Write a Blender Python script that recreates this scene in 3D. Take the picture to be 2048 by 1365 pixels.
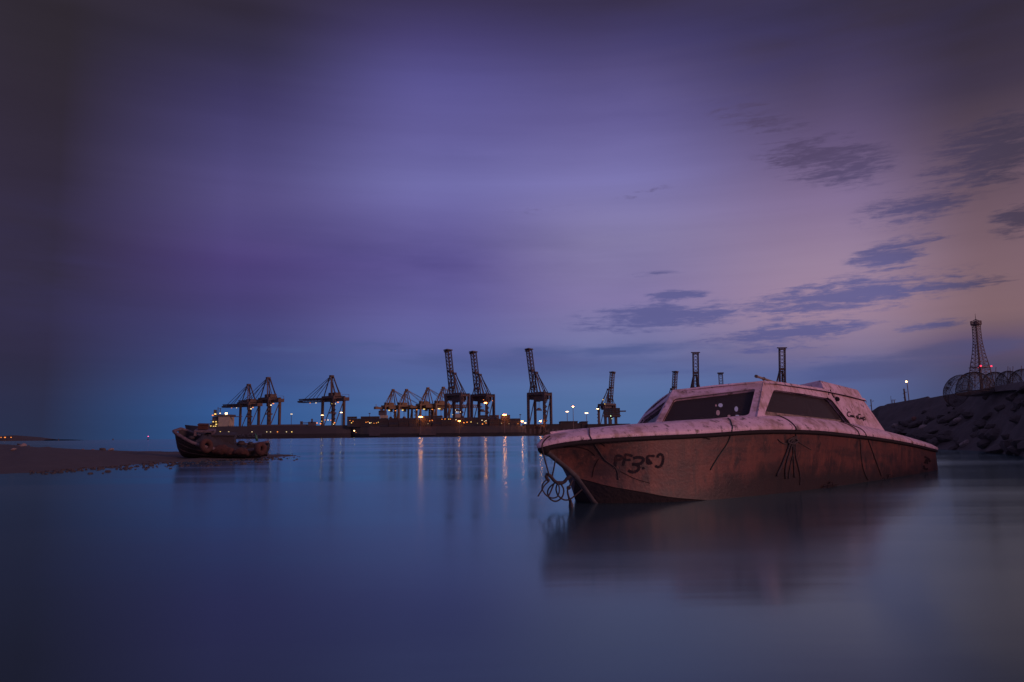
import bpy, bmesh, math, random
from mathutils import Vector, Matrix, Euler, noise
from mathutils.bvhtree import BVHTree
from mathutils.geometry import tessellate_polygon

random.seed(7)
sc = bpy.context.scene
for o in list(bpy.data.objects): bpy.data.objects.remove(o)
col = sc.collection
R = math.radians

# ------------------------------------------------------------------ camera
FPX = 1500.0; CAM_H = 0.55; PITCH = R(7.19); ROLL = R(-0.6)
cam_d = bpy.data.cameras.new('camera'); cam = bpy.data.objects.new('camera', cam_d); col.objects.link(cam)
cam_d.sensor_width = 36.0; cam_d.lens = 36.0 * FPX / 2048.0
cam_d.clip_start = 0.05; cam_d.clip_end = 60000
CAM_R = Matrix.Rotation(math.pi/2 + PITCH, 3, 'X') @ Matrix.Rotation(ROLL, 3, 'Z')
CAM_P = Vector((0, 0, CAM_H))
cam.matrix_world = Matrix.Translation(CAM_P) @ CAM_R.to_4x4()
sc.camera = cam

def ray(x, y):
    return (CAM_R @ Vector(((x-1024)/FPX, -(y-682.5)/FPX, -1.0))).normalized()
def at(x, y, Y):
    d = ray(x, y); return CAM_P + d*(Y/d.y)
def atz(x, y, z=0.0):
    d = ray(x, y); return CAM_P + d*((z-CAM_P.z)/d.z)
def azel(x, y):
    d = ray(x, y); return math.degrees(math.atan2(d.x, d.y)), math.degrees(math.asin(d.z))

# ------------------------------------------------------------------ colour / render settings
def lin(c):
    return tuple((v/255/12.92 if v/255 <= 0.04045 else ((v/255+0.055)/1.055)**2.4) for v in c) + (1.0,)
sc.view_settings.view_transform = 'Standard'
sc.view_settings.look = 'None'
sc.view_settings.gamma = 1.0
sc.view_settings.exposure = 0.0
sc.view_settings.use_curve_mapping = False
sc.render.engine = 'CYCLES'
sc.cycles.use_denoising = True
sc.cycles.max_bounces = 6
sc.cycles.transparent_max_bounces = 24
sc.cycles.sample_clamp_indirect = 30.0

# ------------------------------------------------------------------ sun (last warm light from the right, behind the camera)
SUN_AZ, SUN_EL = 122.0, 17.0
sun_d = bpy.data.lights.new('sun', 'SUN'); sun = bpy.data.objects.new('sun', sun_d); col.objects.link(sun)
sun_d.energy = 1.05; sun_d.color = (1.0, 0.45, 0.40); sun_d.angle = R(14)
sdir = Vector((math.sin(R(SUN_AZ))*math.cos(R(SUN_EL)), math.cos(R(SUN_AZ))*math.cos(R(SUN_EL)), math.sin(R(SUN_EL))))
sun.rotation_euler = (-sdir).to_track_quat('-Z', 'Y').to_euler()

# ------------------------------------------------------------------ world: dusk sky with cloud banks
world = bpy.data.worlds.new('World'); sc.world = world; world.use_nodes = True
nt = world.node_tree; nt.nodes.clear()
N = nt.nodes; L = nt.links
def node(t, **kw):
    n = N.new(t)
    for k, v in kw.items(): setattr(n, k, v)
    return n
def link(a, b): L.new(a, b)
def math_n(op, a, b=None, c=None, clamp=False):
    n = node('ShaderNodeMath', operation=op, use_clamp=clamp)
    for i, v in enumerate((a, b, c)):
        if v is None: continue
        if isinstance(v, (int, float)): n.inputs[i].default_value = v
        else: link(v, n.inputs[i])
    return n.outputs[0]
def smooth(v, a, b, mode='SMOOTHSTEP', lo=0.0, hi=1.0):
    n = node('ShaderNodeMapRange', interpolation_type=mode)
    link(v, n.inputs[0]); n.inputs[1].default_value = a; n.inputs[2].default_value = b
    n.inputs[3].default_value = lo; n.inputs[4].default_value = hi
    return n.outputs[0]
def mixc(f, a, b, blend='MIX'):
    n = node('ShaderNodeMix', data_type='RGBA', blend_type=blend)
    for i, v in ((0, f), (6, a), (7, b)):
        if isinstance(v, (int, float)): n.inputs[i].default_value = v
        elif isinstance(v, tuple): n.inputs[i].default_value = v
        else: link(v, n.inputs[i])
    return n.outputs[2]
tc = node('ShaderNodeTexCoord'); sep = node('ShaderNodeSeparateXYZ'); link(tc.outputs['Generated'], sep.inputs[0])
AZ = math_n('MULTIPLY', math_n('ARCTAN2', sep.outputs[0], sep.outputs[1]), 57.29578)
EL = math_n('MULTIPLY', math_n('ARCSINE', sep.outputs[2]), 57.29578)
EL01 = math_n('DIVIDE', EL, 90.0, clamp=True)
def column(px, stops, zen):
    n = node('ShaderNodeValToRGB'); link(EL01, n.inputs[0]); cr = n.color_ramp
    st = sorted([(max(0.0, azel(px, y)[1]/90.0), c) for y, c in stops])
    st = [s for s in st] + [(0.62, zen)]
    while len(cr.elements) < len(st): cr.elements.new(0.5)
    for e, (p, c) in zip(cr.elements, st):
        g_ = .3*c[0]+.55*c[1]+.15*c[2]; c = tuple(v+(g_-v)*.04 for v in c)
        e.position = p; e.color = lin(c)
    cr.interpolation = 'EASE' if False else 'LINEAR'
    return n.outputs[0]
COLS = [
  (-78, column(100, [(878, (58, 66, 100)), (700, (84, 76, 122)), (400, (98, 86, 132)), (0, (92, 81, 122))], (94, 83, 122))),
  (-32.0, column(60, [(878, (38, 46, 74)), (800, (40, 44, 72)), (700, (44, 41, 66)), (520, (47, 40, 60)), (380, (48, 40, 60)), (200, (46, 38, 52)), (60, (45, 38, 48)), (0, (44, 37, 46))], (94, 83, 122))),
  (-21.0, column(400, [(876, (42, 80, 135)), (820, (48, 84, 142)), (760, (56, 76, 132)), (690, (62, 68, 122)), (600, (68, 60, 114)), (520, (74, 60, 118)), (400, (83, 74, 128)), (300, (74, 67, 118)), (180, (60, 53, 96)), (80, (51, 45, 72)), (0, (46, 39, 56))], (94, 83, 122))),
  (-6, column(860, [(872, (62, 98, 152)), (820, (68, 102, 156)), (740, (80, 98, 156)), (690, (92, 96, 156)), (620, (96, 92, 154)), (530, (92, 82, 146)), (460, (100, 92, 154)), (370, (108, 104, 166)), (260, (96, 90, 152)), (160, (86, 80, 142)), (80, (70, 62, 114)), (0, (56, 48, 84))], (94, 83, 122))),
  (8, column(1240, [(870, (72, 104, 154)), (800, (78, 106, 156)), (730, (92, 108, 160)), (680, (116, 116, 164)), (600, (126, 114, 162)), (480, (130, 121, 166)), (360, (118, 112, 170)), (240, (100, 92, 150)), (130, (80, 72, 122)), (60, (64, 56, 94)), (0, (54, 46, 74))], (94, 83, 122))),
  (24, column(1700, [(866, (84, 98, 142)), (800, (78, 94, 142)), (740, (86, 92, 142)), (690, (132, 116, 148)), (620, (154, 126, 150)), (520, (150, 126, 154)), (400, (128, 108, 146)), (280, (98, 82, 120)), (160, (76, 64, 94)), (60, (58, 48, 66)), (0, (52, 44, 58))], (94, 83, 122))),
  (33.5, column(2010, [(862, (60, 64, 94)), (780, (62, 64, 98)), (730, (74, 68, 96)), (690, (100, 82, 98)), (620, (124, 96, 104)), (520, (122, 95, 106)), (400, (106, 83, 97)), (280, (88, 71, 88)), (160, (62, 51, 68)), (0, (48, 40, 52))], (94, 83, 122))),
  (78, column(2010, [(862, (112, 92, 108)), (740, (142, 108, 120)), (560, (138, 108, 128)), (300, (114, 95, 124)), (0, (96, 83, 120))], (94, 83, 122))),
]
sky = COLS[0][1]
for (a0, _), (a1, c1) in zip(COLS, COLS[1:]):
    sky = mixc(smooth(AZ, a0, a1, 'LINEAR' if a0 == -32.0 else 'SMOOTHSTEP'), sky, c1)
# the two sides meet behind the camera
ABS = math_n('ABSOLUTE', AZ)
sky = mixc(smooth(ABS, 80, 175), sky, column(1024, [(870, (106, 90, 122)), (700, (126, 104, 142)), (400, (116, 100, 142)), (0, (98, 86, 126))], (94, 83, 122)))
# cloud field
cmb = node('ShaderNodeCombineXYZ'); link(AZ, cmb.inputs[0]); link(EL, cmb.inputs[1])
def fbm(sx, sy, detail=6, rough=0.6, w=0.0, dist=0.0, rot=0.0):
    mp = node('ShaderNodeMapping'); link(cmb.outputs[0], mp.inputs[0]); mp.inputs['Scale'].default_value = (sx, sy, 1); mp.inputs['Location'].default_value = (w, w*.7, w*.3)
    mp.inputs['Rotation'].default_value = (0, 0, rot)
    nz = node('ShaderNodeTexNoise', noise_dimensions='3D'); link(mp.outputs[0], nz.inputs['Vector'])
    nz.inputs['Scale'].default_value = 1.0; nz.inputs['Detail'].default_value = detail; nz.inputs['Roughness'].default_value = rough; nz.inputs['Distortion'].default_value = dist
    return nz.outputs[0]
def blob(x, y, rx, ry, tilt=0.0):
    rx *= 1.12; ry *= 1.15
    a, e = azel(x, y); a2, _ = azel(x+rx, y); _, e2 = azel(x, y-ry)
    mp = node('ShaderNodeMapping', vector_type='TEXTURE'); link(cmb.outputs[0], mp.inputs[0])
    mp.inputs['Location'].default_value = (a, e, 0); mp.inputs['Rotation'].default_value = (0, 0, R(tilt)); mp.inputs['Scale'].default_value = (abs(a2-a), abs(e2-e), 1)
    g = node('ShaderNodeTexGradient', gradient_type='QUADRATIC_SPHERE'); link(mp.outputs[0], g.inputs[0])
    g2 = node('ShaderNodeTexGradient', gradient_type='SPHERICAL'); link(mp.outputs[0], g2.inputs[0])
    return g2.outputs[0]
def union(bl):
    r = None
    for b, w in bl:
        v = math_n('MULTIPLY', b, w)
        r = v if r is None else math_n('MAXIMUM', r, v)
    return r
# soft broad banks
soft = union([(blob(800, 525, 620, 105, 0), .55), (blob(1450, 110, 800, 200, -3), .5), (blob(250, 560, 420, 170, 0), .4), (blob(1250, 715, 560, 45, 1), .6), (blob(950, 300, 600, 50, -2), .22), (blob(1950, 690, 220, 40, 2), .6)])
softn = fbm(0.055, 0.25, 5, .55, 3.1)
softf = math_n('MULTIPLY', soft, smooth(softn, .28, .72), clamp=True)
sky = mixc(math_n('MULTIPLY', softf, 1.0, clamp=True), sky, lin((62, 58, 112)))
low = union([(blob(1750, 740, 260, 26, 2), 1.0), (blob(1900, 700, 330, 24, 3), .8), (blob(1230, 700, 330, 20, 1), .7), (blob(1360, 745, 260, 18, 1), .5), (blob(900, 725, 300, 24, 0), .5), (blob(680, 690, 300, 30, 0), .4)])
lown = fbm(0.16, 0.95, 6, .6, 9.3)
lowf = math_n('MULTIPLY', smooth(math_n('ADD', math_n('MULTIPLY', low, .6), math_n('MULTIPLY', lown, .8)), .5, .8), math_n('MULTIPLY', smooth(low, .02, .25), .7), clamp=True)
sky = mixc(lowf, sky, mixc(smooth(AZ, 18, 32), lin((74, 86, 138)), lin((78, 76, 112))))
# crisp small clouds
crisp = union([(blob(1690, 592, 300, 42, 4), 1.15), (blob(1900, 574, 170, 18, 4), .9), (blob(1320, 634, 215, 34, 2), 1.05), (blob(1580, 666, 240, 24, 2), 1.0), (blob(1780, 512, 110, 36, 8), 1.1), (blob(1810, 494, 120, 18, 10), .7),
               (blob(1650, 318, 170, 62, -14), .9), (blob(1520, 235, 140, 50, -20), .5), (blob(1985, 300, 190, 80, 12), 1.15), (blob(1830, 415, 150, 46, 4), .8), (blob(2035, 440, 70, 40, 10), .95),
               (blob(1352, 593, 75, 16, 0), .9), (blob(1285, 387, 75, 18, 12), .30), (blob(1085, 420, 100, 13, 0), .24), (blob(1860, 651, 110, 12, 3), .8), (blob(1310, 548, 70, 9, 0), .3), (blob(1560, 697, 110, 10, 2), .8), (blob(1640, 720, 90, 9, 2), .5)])
cn = fbm(0.22, 1.9, 10, .64, 5.7, .5, R(-4))
cn2 = fbm(.9, 3.6, 7, .62, 1.7, .4, R(-4))
cmixn = math_n('ADD', math_n('MULTIPLY', cn, .62), math_n('MULTIPLY', cn2, .38))
cv = math_n('ADD', math_n('MULTIPLY', crisp, 1.1), math_n('MULTIPLY', math_n('SUBTRACT', cmixn, .5), 4.6))
cf = smooth(cv, .06, .98)
cf = math_n('MULTIPLY', cf, math_n('MULTIPLY', smooth(crisp, .0, .3), .84))
ccol = mixc(smooth(EL, 8.5, 20), lin((84, 86, 138)), lin((78, 66, 98)))
ccol = mixc(smooth(AZ, 26, 36), ccol, lin((62, 54, 74)))
sky = mixc(cf, sky, ccol)
# faint streaks everywhere
st = fbm(0.03, 0.5, 6, .6, 13.0)
sky = mixc(1.0, sky, mixc(1.0, mixc(st, (0.95, 0.95, 0.95, 1), (1.19, 1.20, 1.18, 1)), (1, 1, 1, 1), 'MULTIPLY'), 'MULTIPLY')
# physical sky for the same (set) sun, very faint at dusk
nis = node('ShaderNodeTexSky', sky_type='NISHITA'); nis.sun_disc = False; nis.sun_elevation = R(1.0); nis.sun_rotation = R(SUN_AZ); nis.altitude = 0; nis.air_density = 1.5; nis.dust_density = 1.0; nis.ozone_density = 3.0
bg1 = node('ShaderNodeBackground'); link(sky, bg1.inputs[0]); bg1.inputs[1].default_value = 1.0
bg2 = node('ShaderNodeBackground'); link(nis.outputs[0], bg2.inputs[0]); bg2.inputs[1].default_value = 0.004
ad = node('ShaderNodeAddShader'); link(bg1.outputs[0], ad.inputs[0]); link(bg2.outputs[0], ad.inputs[1])
wo = node('ShaderNodeOutputWorld'); link(ad.outputs[0], wo.inputs[0])

# ------------------------------------------------------------------ materials
def material(name, base, rough=0.6, metal=0.0, var=None, vscale=3.0, vlo=.4, vhi=.65, bump=0.0, bscale=40.0, stretch=(1, 1, 1), spec=0.5, layers=()):
    m = bpy.data.materials.new(name); m.use_nodes = True
    t = m.node_tree; b = t.nodes['Principled BSDF']
    b.inputs['Base Color'].default_value = (*base, 1); b.inputs['Roughness'].default_value = rough; b.inputs['Metallic'].default_value = metal
    b.inputs['Specular IOR Level'].default_value = spec
    co = t.nodes.new('ShaderNodeTexCoord')
    cur = None
    lay = ([(var, vscale, vlo, vhi, stretch, 1.0)] if var else []) + list(layers)
    for (c2, s, lo, hi, str_, amt) in lay:
        mp = t.nodes.new('ShaderNodeMapping'); mp.inputs['Scale'].default_value = str_; t.links.new(co.outputs['Object'], mp.inputs[0])
        mp.inputs['Location'].default_value = (s*.37, s*1.3, .7*s)
        nz = t.nodes.new('ShaderNodeTexNoise'); nz.inputs['Scale'].default_value = s; nz.inputs['Detail'].default_value = 8; nz.inputs['Roughness'].default_value = .62
        t.links.new(mp.outputs[0], nz.inputs['Vector'])
        mr = t.nodes.new('ShaderNodeMapRange'); mr.inputs[1].default_value = lo; mr.inputs[2].default_value = hi; mr.inputs[4].default_value = amt; t.links.new(nz.outputs[0], mr.inputs[0])
        mx = t.nodes.new('ShaderNodeMix'); mx.data_type = 'RGBA'; t.links.new(mr.outputs[0], mx.inputs[0])
        if cur is None: mx.inputs[6].default_value = (*base, 1)
        else: t.links.new(cur, mx.inputs[6])
        mx.inputs[7].default_value = (*c2, 1); cur = mx.outputs[2]
    if cur is not None: t.links.new(cur, b.inputs['Base Color'])
    if bump:
        nz = t.nodes.new('ShaderNodeTexNoise'); nz.inputs['Scale'].default_value = bscale; nz.inputs['Detail'].default_value = 6
        t.links.new(co.outputs['Object'], nz.inputs['Vector'])
        bp = t.nodes.new('ShaderNodeBump'); bp.inputs['Strength'].default_value = bump; bp.inputs['Distance'].default_value = .02
        t.links.new(nz.outputs[0], bp.inputs['Height']); t.links.new(bp.outputs[0], b.inputs['Normal'])
    return m
def emission(name, c, s):
    m = bpy.data.materials.new(name); m.use_nodes = True; t = m.node_tree
    b = t.nodes['Principled BSDF']; b.inputs['Base Color'].default_value = (*c, 1)
    b.inputs['Emission Color'].default_value = (*c, 1); b.inputs['Emission Strength'].default_value = s
    return m

M = {}
M['gelcoat'] = material('weathered_gelcoat', (.70, .50, .60), .5, var=(.64, .45, .52), vscale=2.2, vlo=.42, vhi=.68, bump=.12, bscale=60,
    layers=[((.28, .15, .10), 5.5, .52, .64, (1, 1, 1.0), .7), ((.09, .06, .05), 15, .57, .64, (1, 1, .8), .85), ((.36, .22, .16), 2.4, .50, .70, (.7, .7, 1.6), .65), ((.14, .09, .08), 38, .60, .68, (1, 1, 1), .7), ((.26, .16, .13), 11, .54, .66, (1, 1, .12), .55)])
M['hull_paint'] = material('faded_hull_paint', (.128, .043, .034), .5, var=(.11, .044, .034), vscale=2.5, vlo=.40, vhi=.66, bump=.15, bscale=45,
    layers=[((.05, .026, .025), 4.0, .47, .60, (.35, 1, 2.4), .8), ((.026, .018, .02), 11, .55, .64, (.6, 1, .6), .85), ((.20, .068, .042), 8, .54, .68, (1.4, 1, .5), .6), ((.05, .026, .024), 1.6, .50, .68, (1, 1, 1), .6), ((.20, .066, .042), 3.2, .52, .64, (1, 1, .35), .5), ((.03, .018, .018), 8, .53, .64, (1, 1, .10), .7), ((.22, .09, .065), 24, .61, .67, (1, 1, .6), .6)])
def lower_hull_shade(m, zline, soft_, c):  # shade and reflection on the lower hull painted into its colour, ragged edge
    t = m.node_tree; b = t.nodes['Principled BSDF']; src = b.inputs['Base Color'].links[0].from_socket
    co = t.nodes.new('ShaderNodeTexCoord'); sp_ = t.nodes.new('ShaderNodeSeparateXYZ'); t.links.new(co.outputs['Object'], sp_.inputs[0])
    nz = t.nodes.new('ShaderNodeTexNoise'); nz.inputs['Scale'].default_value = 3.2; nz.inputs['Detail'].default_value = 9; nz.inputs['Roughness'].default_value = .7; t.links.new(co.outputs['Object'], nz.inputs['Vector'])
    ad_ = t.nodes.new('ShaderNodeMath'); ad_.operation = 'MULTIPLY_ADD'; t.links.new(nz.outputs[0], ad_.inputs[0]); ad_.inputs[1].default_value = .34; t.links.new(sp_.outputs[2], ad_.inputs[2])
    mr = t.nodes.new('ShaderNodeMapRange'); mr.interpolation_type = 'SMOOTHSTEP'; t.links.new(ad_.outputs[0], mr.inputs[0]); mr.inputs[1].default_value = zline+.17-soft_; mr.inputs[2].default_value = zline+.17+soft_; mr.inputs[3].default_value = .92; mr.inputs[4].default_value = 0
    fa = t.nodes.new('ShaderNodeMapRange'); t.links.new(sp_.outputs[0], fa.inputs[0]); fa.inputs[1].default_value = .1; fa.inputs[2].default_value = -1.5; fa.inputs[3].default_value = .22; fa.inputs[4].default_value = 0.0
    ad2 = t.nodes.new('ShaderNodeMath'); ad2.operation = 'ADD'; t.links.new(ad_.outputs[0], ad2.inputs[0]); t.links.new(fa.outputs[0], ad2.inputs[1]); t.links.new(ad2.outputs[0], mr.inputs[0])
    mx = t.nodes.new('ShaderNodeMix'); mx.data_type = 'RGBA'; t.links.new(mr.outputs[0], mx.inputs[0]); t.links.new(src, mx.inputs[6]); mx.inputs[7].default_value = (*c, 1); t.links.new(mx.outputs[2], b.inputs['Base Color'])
lower_hull_shade(M['hull_paint'], .15, .09, (.022, .015, .016))
M['bottom_paint'] = material('fouled_bottom_paint', (.04, .028, .030), .9, var=(.055, .035, .034), vscale=6, vlo=.55, vhi=.75, bump=.4, bscale=30)
M['stem_band'] = material('worn_rubber_strip', (.11, .095, .10), .6, var=(.06, .05, .055), vscale=9)
M['dark_trim'] = material('dark_rubber_and_shadow', (.03, .025, .027), .9, spec=.1)  # rubber parts, and the modelled shadow strip under the gunwale
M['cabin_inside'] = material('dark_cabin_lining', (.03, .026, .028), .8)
M['lettering'] = material('black_brush_paint', (.026, .021, .025), .9, spec=.1, var=(.085, .036, .03), vscale=20, vlo=.54, vhi=.74)
M['faint_lettering'] = material('washed_out_paint', (.03, .018, .018), .9, spec=.1)
M['rope'] = material('wet_dark_rope', (.042, .033, .035), .9, var=(.07, .053, .052), vscale=30)
M['green_rope'] = material('green_rope', (.028, .04, .036), .8)
M['wood_post'] = material('red_brown_wood', (.42, .14, .07), .6, var=(.25, .09, .05), vscale=12)
M['sill_tile'] = material('grimy_sill', (.30, .22, .18), .7, var=(.13, .095, .08), vscale=14)
M['bare_pole'] = material('weathered_pole', (.30, .24, .17), .45, metal=.2, var=(.15, .11, .08), vscale=18)
g = bpy.data.materials.new('cabin_glass'); g.use_nodes = True; b = g.node_tree.nodes['Principled BSDF']
b.inputs['Base Color'].default_value = (.9, .93, .95, 1); b.inputs['Roughness'].default_value = .03; b.inputs['IOR'].default_value = 1.12; b.inputs['Transmission Weight'].default_value = 1.0
gn = g.node_tree; gd = gn.nodes.new('ShaderNodeBsdfDiffuse'); gd.inputs[0].default_value = (.065, .056, .062, 1); gm = gn.nodes.new('ShaderNodeMixShader'); gm.inputs[0].default_value = .6
gn.links.new(b.outputs[0], gm.inputs[1]); gn.links.new(gd.outputs[0], gm.inputs[2]); gn.links.new(gm.outputs[0], gn.nodes['Material Output'].inputs['Surface'])
M['glass'] = g
M['pane_spot_blue'] = material('pale_blue_spot', (.52, .60, .70), .5)
M['pane_spot_pink'] = material('pale_pink_spot', (.52, .36, .33), .5)
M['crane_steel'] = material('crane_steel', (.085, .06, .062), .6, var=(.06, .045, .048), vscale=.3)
M['crane_lit_brown'] = material('crane_steel_lit_brown', (.10, .060, .045), .6, var=(.06, .042, .036), vscale=.2)  # lamplight on the lowered-boom cranes put into the steel colour
M['crane_lit_amber'] = material('crane_steel_lit_amber', (.20, .12, .05), .6, var=(.11, .07, .04), vscale=.2)  # steel tinted amber to carry the yard lamplight
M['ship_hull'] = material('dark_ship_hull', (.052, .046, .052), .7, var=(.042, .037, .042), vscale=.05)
M['ship_red'] = material('ship_red_oxide', (.075, .034, .03), .7)
M['ship_white'] = material('ship_house_paint', (.40, .34, .25), .6, var=(.32, .28, .21), vscale=.15)
M['ship_grey'] = material('ship_grey_paint', (.085, .072, .075), .6)
M['ship_letters'] = material('ship_white_lettering', (.085, .082, .105), .6)
M['hull_patch'] = material('faded_hull_patch', (.058, .048, .06), .7, var=(.042, .035, .043), vscale=.3)
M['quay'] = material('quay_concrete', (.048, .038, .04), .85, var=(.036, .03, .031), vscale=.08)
M['fence_mesh'] = material('rusty_trap_wire', (.055, .042, .042), .6, metal=.3)
M['trap_pole'] = material('driftwood_pole', (.13, .10, .09), .8)
M['rock'] = material('shore_rock', (.085, .070, .066), .9, var=(.066, .055, .053), vscale=5, bump=.6, bscale=22)
M['pale_rock'] = material('pale_shore_rock', (.30, .24, .22), .85, var=(.18, .14, .13), vscale=6, bump=.4, bscale=25)
M['red_rock'] = material('reddish_shore_rock', (.22, .10, .075), .9, var=(.13, .06, .05), vscale=6, bump=.4, bscale=25)
M['pebble'] = material('wet_pebble', (.045, .034, .033), .7)
M['shore'] = material('wet_shore_mud', (.06, .05, .046), .8, var=(.085, .07, .062), vscale=2.5, vlo=.5, vhi=.75, bump=.7, bscale=9)
M['bank'] = material('dark_rubble_bank', (.09, .074, .069), .9, var=(.064, .054, .052), vscale=3, bump=.8, bscale=8)
M['land'] = material('bare_ground', (.08, .068, .06), .9, var=(.05, .044, .04), vscale=.2)
M['hill'] = material('far_hill', (.05, .045, .05), .95)
M['old_wood'] = material('old_boat_timber', (.05, .03, .027), .75, var=(.028, .019, .019), vscale=6, stretch=(.4, 2, 3), bump=.3, bscale=20)
M['rail_wood'] = material('worn_rail_timber', (.17, .12, .13), .6, var=(.08, .055, .06), vscale=7)
M['tarp'] = material('black_tarpaulin', (.03, .026, .03), .8, var=(.042, .036, .04), vscale=5, bump=.5, bscale=10)
M['orange_net'] = material('faded_orange_net', (.085, .034, .027), .95, var=(.05, .023, .02), vscale=16, bump=.8, bscale=40)
M['tyre'] = material('mud_red_tyre', (.08, .033, .027), .95, var=(.05, .024, .021), vscale=8, bump=.4, bscale=30)
M['green_bottle'] = material('green_float', (.03, .12, .07), .4)
M['tower_steel'] = material('tower_paint', (.13, .085, .085), .6, var=(.09, .06, .062), vscale=.8)
M['lamp_post'] = material('lamp_post_steel', (.13, .10, .10), .5, metal=.3)
M['dark_box'] = material('lamp_housing', (.07, .056, .06), .6)
M['lit_orange'] = emission('sodium_lamp', (1.0, .28, .042), 40)
M['lit_white'] = emission('warm_white_lamp', (1.0, .58, .24), 9)
M['lit_small_o'] = emission('small_sodium_lamp', (1.0, .30, .05), 1.3)
M['lit_small_y'] = emission('lit_window_glow', (1.0, .70, .18), 1.3)
M['lit_small_w'] = emission('small_white_lamp', (1.0, .80, .5), 1.7)
M['lit_dim_y'] = emission('dim_deck_lamp', (.85, .72, .36), .7)
M['lit_green'] = emission('greenish_lamp', (.6, .95, .5), 2.0)
M['lit_red'] = emission('red_beacon', (1.0, .05, .12), 1.6)
M['lit_pink'] = emission('pink_marker_light', (1.0, .12, .35), 2.5)
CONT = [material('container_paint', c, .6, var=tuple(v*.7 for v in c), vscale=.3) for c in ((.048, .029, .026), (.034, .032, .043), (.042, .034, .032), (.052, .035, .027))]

# ------------------------------------------------------------------ mesh helpers
class MB:
    def __init__(s): s.v = []; s.f = []
    def add(s, verts, faces):
        o = len(s.v); s.v += [tuple(p) for p in verts]; s.f += [tuple(i+o for i in f) for f in faces]; return s
    def box(s, c, d, rot=None):
        c = Vector(c); h = Vector(d)/2; Rm = rot or Matrix.Identity(3)
        vs = [c + Rm @ Vector((x*h.x, y*h.y, z*h.z)) for x in (-1, 1) for y in (-1, 1) for z in (-1, 1)]
        return s.add(vs, [(0, 1, 3, 2), (4, 6, 7, 5), (0, 4, 5, 1), (2, 3, 7, 6), (0, 2, 6, 4), (1, 5, 7, 3)])
    def bar(s, a, b, w, h=None):
        a = Vector(a); b = Vector(b); d = b-a
        if d.length < 1e-6: return s
        q = d.to_track_quat('X', 'Z').to_matrix()
        return s.box((a+b)/2, (d.length, w, h or w), q)
    def tube(s, pts, r, n=8, cap=True, close=False):
        pts = [Vector(p) for p in pts]; m = len(pts); o = len(s.v); ref = None
        rr = r if isinstance(r, (list, tuple)) else [r]*m
        for i, p in enumerate(pts):
            if close: t = pts[(i+1) % m] - pts[i-1]
            else: t = pts[min(i+1, m-1)] - pts[max(i-1, 0)]
            t = t.normalized() if t.length > 1e-9 else Vector((0, 0, 1))
            if ref is None: ref = t.orthogonal().normalized()
            ref = (ref - t*ref.dot(t)).normalized(); bb = t.cross(ref)
            for k in range(n):
                a = 2*math.pi*k/n; s.v.append(tuple(p + (ref*math.cos(a) + bb*math.sin(a))*rr[i]))
        for i in range(m if close else m-1):
            j = (i+1) % m
            for k in range(n):
                s.f.append((o+i*n+k, o+i*n+(k+1) % n, o+j*n+(k+1) % n, o+j*n+k))
        if cap and not close:
            s.f.append(tuple(o+k for k in reversed(range(n)))); s.f.append(tuple(o+(m-1)*n+k for k in range(n)))
        return s
    def grid(s, rows, closed=False, flip=False):
        o = len(s.v); m = len(rows); n = len(rows[0])
        for r in rows: s.v += [tuple(p) for p in r]
        for i in range(m-1):
            for k in range(n if closed else n-1):
                q = (o+i*n+k, o+i*n+(k+1) % n, o+(i+1)*n+(k+1) % n, o+(i+1)*n+k)
                s.f.append(q[::-1] if flip else q)
        return s
    def lathe(s, prof, n=16, c=(0, 0, 0)):
        rows = [[(c[0]+r*math.cos(2*math.pi*k/n), c[1]+r*math.sin(2*math.pi*k/n), c[2]+z) for k in range(n)] for r, z in prof]
        s.grid(rows, closed=True); return s
    def mesh(s, name):
        me = bpy.data.meshes.new(name); me.from_pydata(s.v, [], s.f); me.update()
        bm = bmesh.new(); bm.from_mesh(me); bmesh.ops.remove_doubles(bm, verts=bm.verts, dist=1e-5); bmesh.ops.recalc_face_normals(bm, faces=bm.faces); bm.to_mesh(me); bm.free()
        return me
    def build(s, name, mat, parent=None, smooth_=False, angle=None):
        me = s.mesh(name); me.materials.append(mat)
        if smooth_:
            for p in me.polygons: p.use_smooth = True
            if angle: me.set_sharp_from_angle(angle=R(angle))
        return place(name, me, parent)
def place(name, me, parent=None):
    o = bpy.data.objects.new(name, me); col.objects.link(o)
    if parent: o.parent = parent
    return o
def tag(o, label=None, cat=None, group=None, kind=None):
    if label: o['label'] = label
    if cat: o['category'] = cat
    if group: o['group'] = group
    if kind: o['kind'] = kind
    return o
def empty(name, loc=(0, 0, 0), rz=0.0, label=None, cat=None, group=None, scale=1.0):
    o = bpy.data.objects.new(name, None); col.objects.link(o); o.location = loc; o.rotation_euler = (0, 0, rz); o.scale = (scale,)*3
    o.empty_display_size = .2
    return tag(o, label, cat, group)
def copy_tree(o, parent=None):
    c = o.copy(); col.objects.link(c); c.parent = parent
    for ch in list(o.children): copy_tree(ch, c)
    return c
def pw(tab, x):
    if x <= tab[0][0]: return tab[0][1]
    for (a, u), (b_, v) in zip(tab, tab[1:]):
        if x <= b_:
            return u + (v-u)*(x-a)/(b_-a)
    return tab[-1][1]
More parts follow.
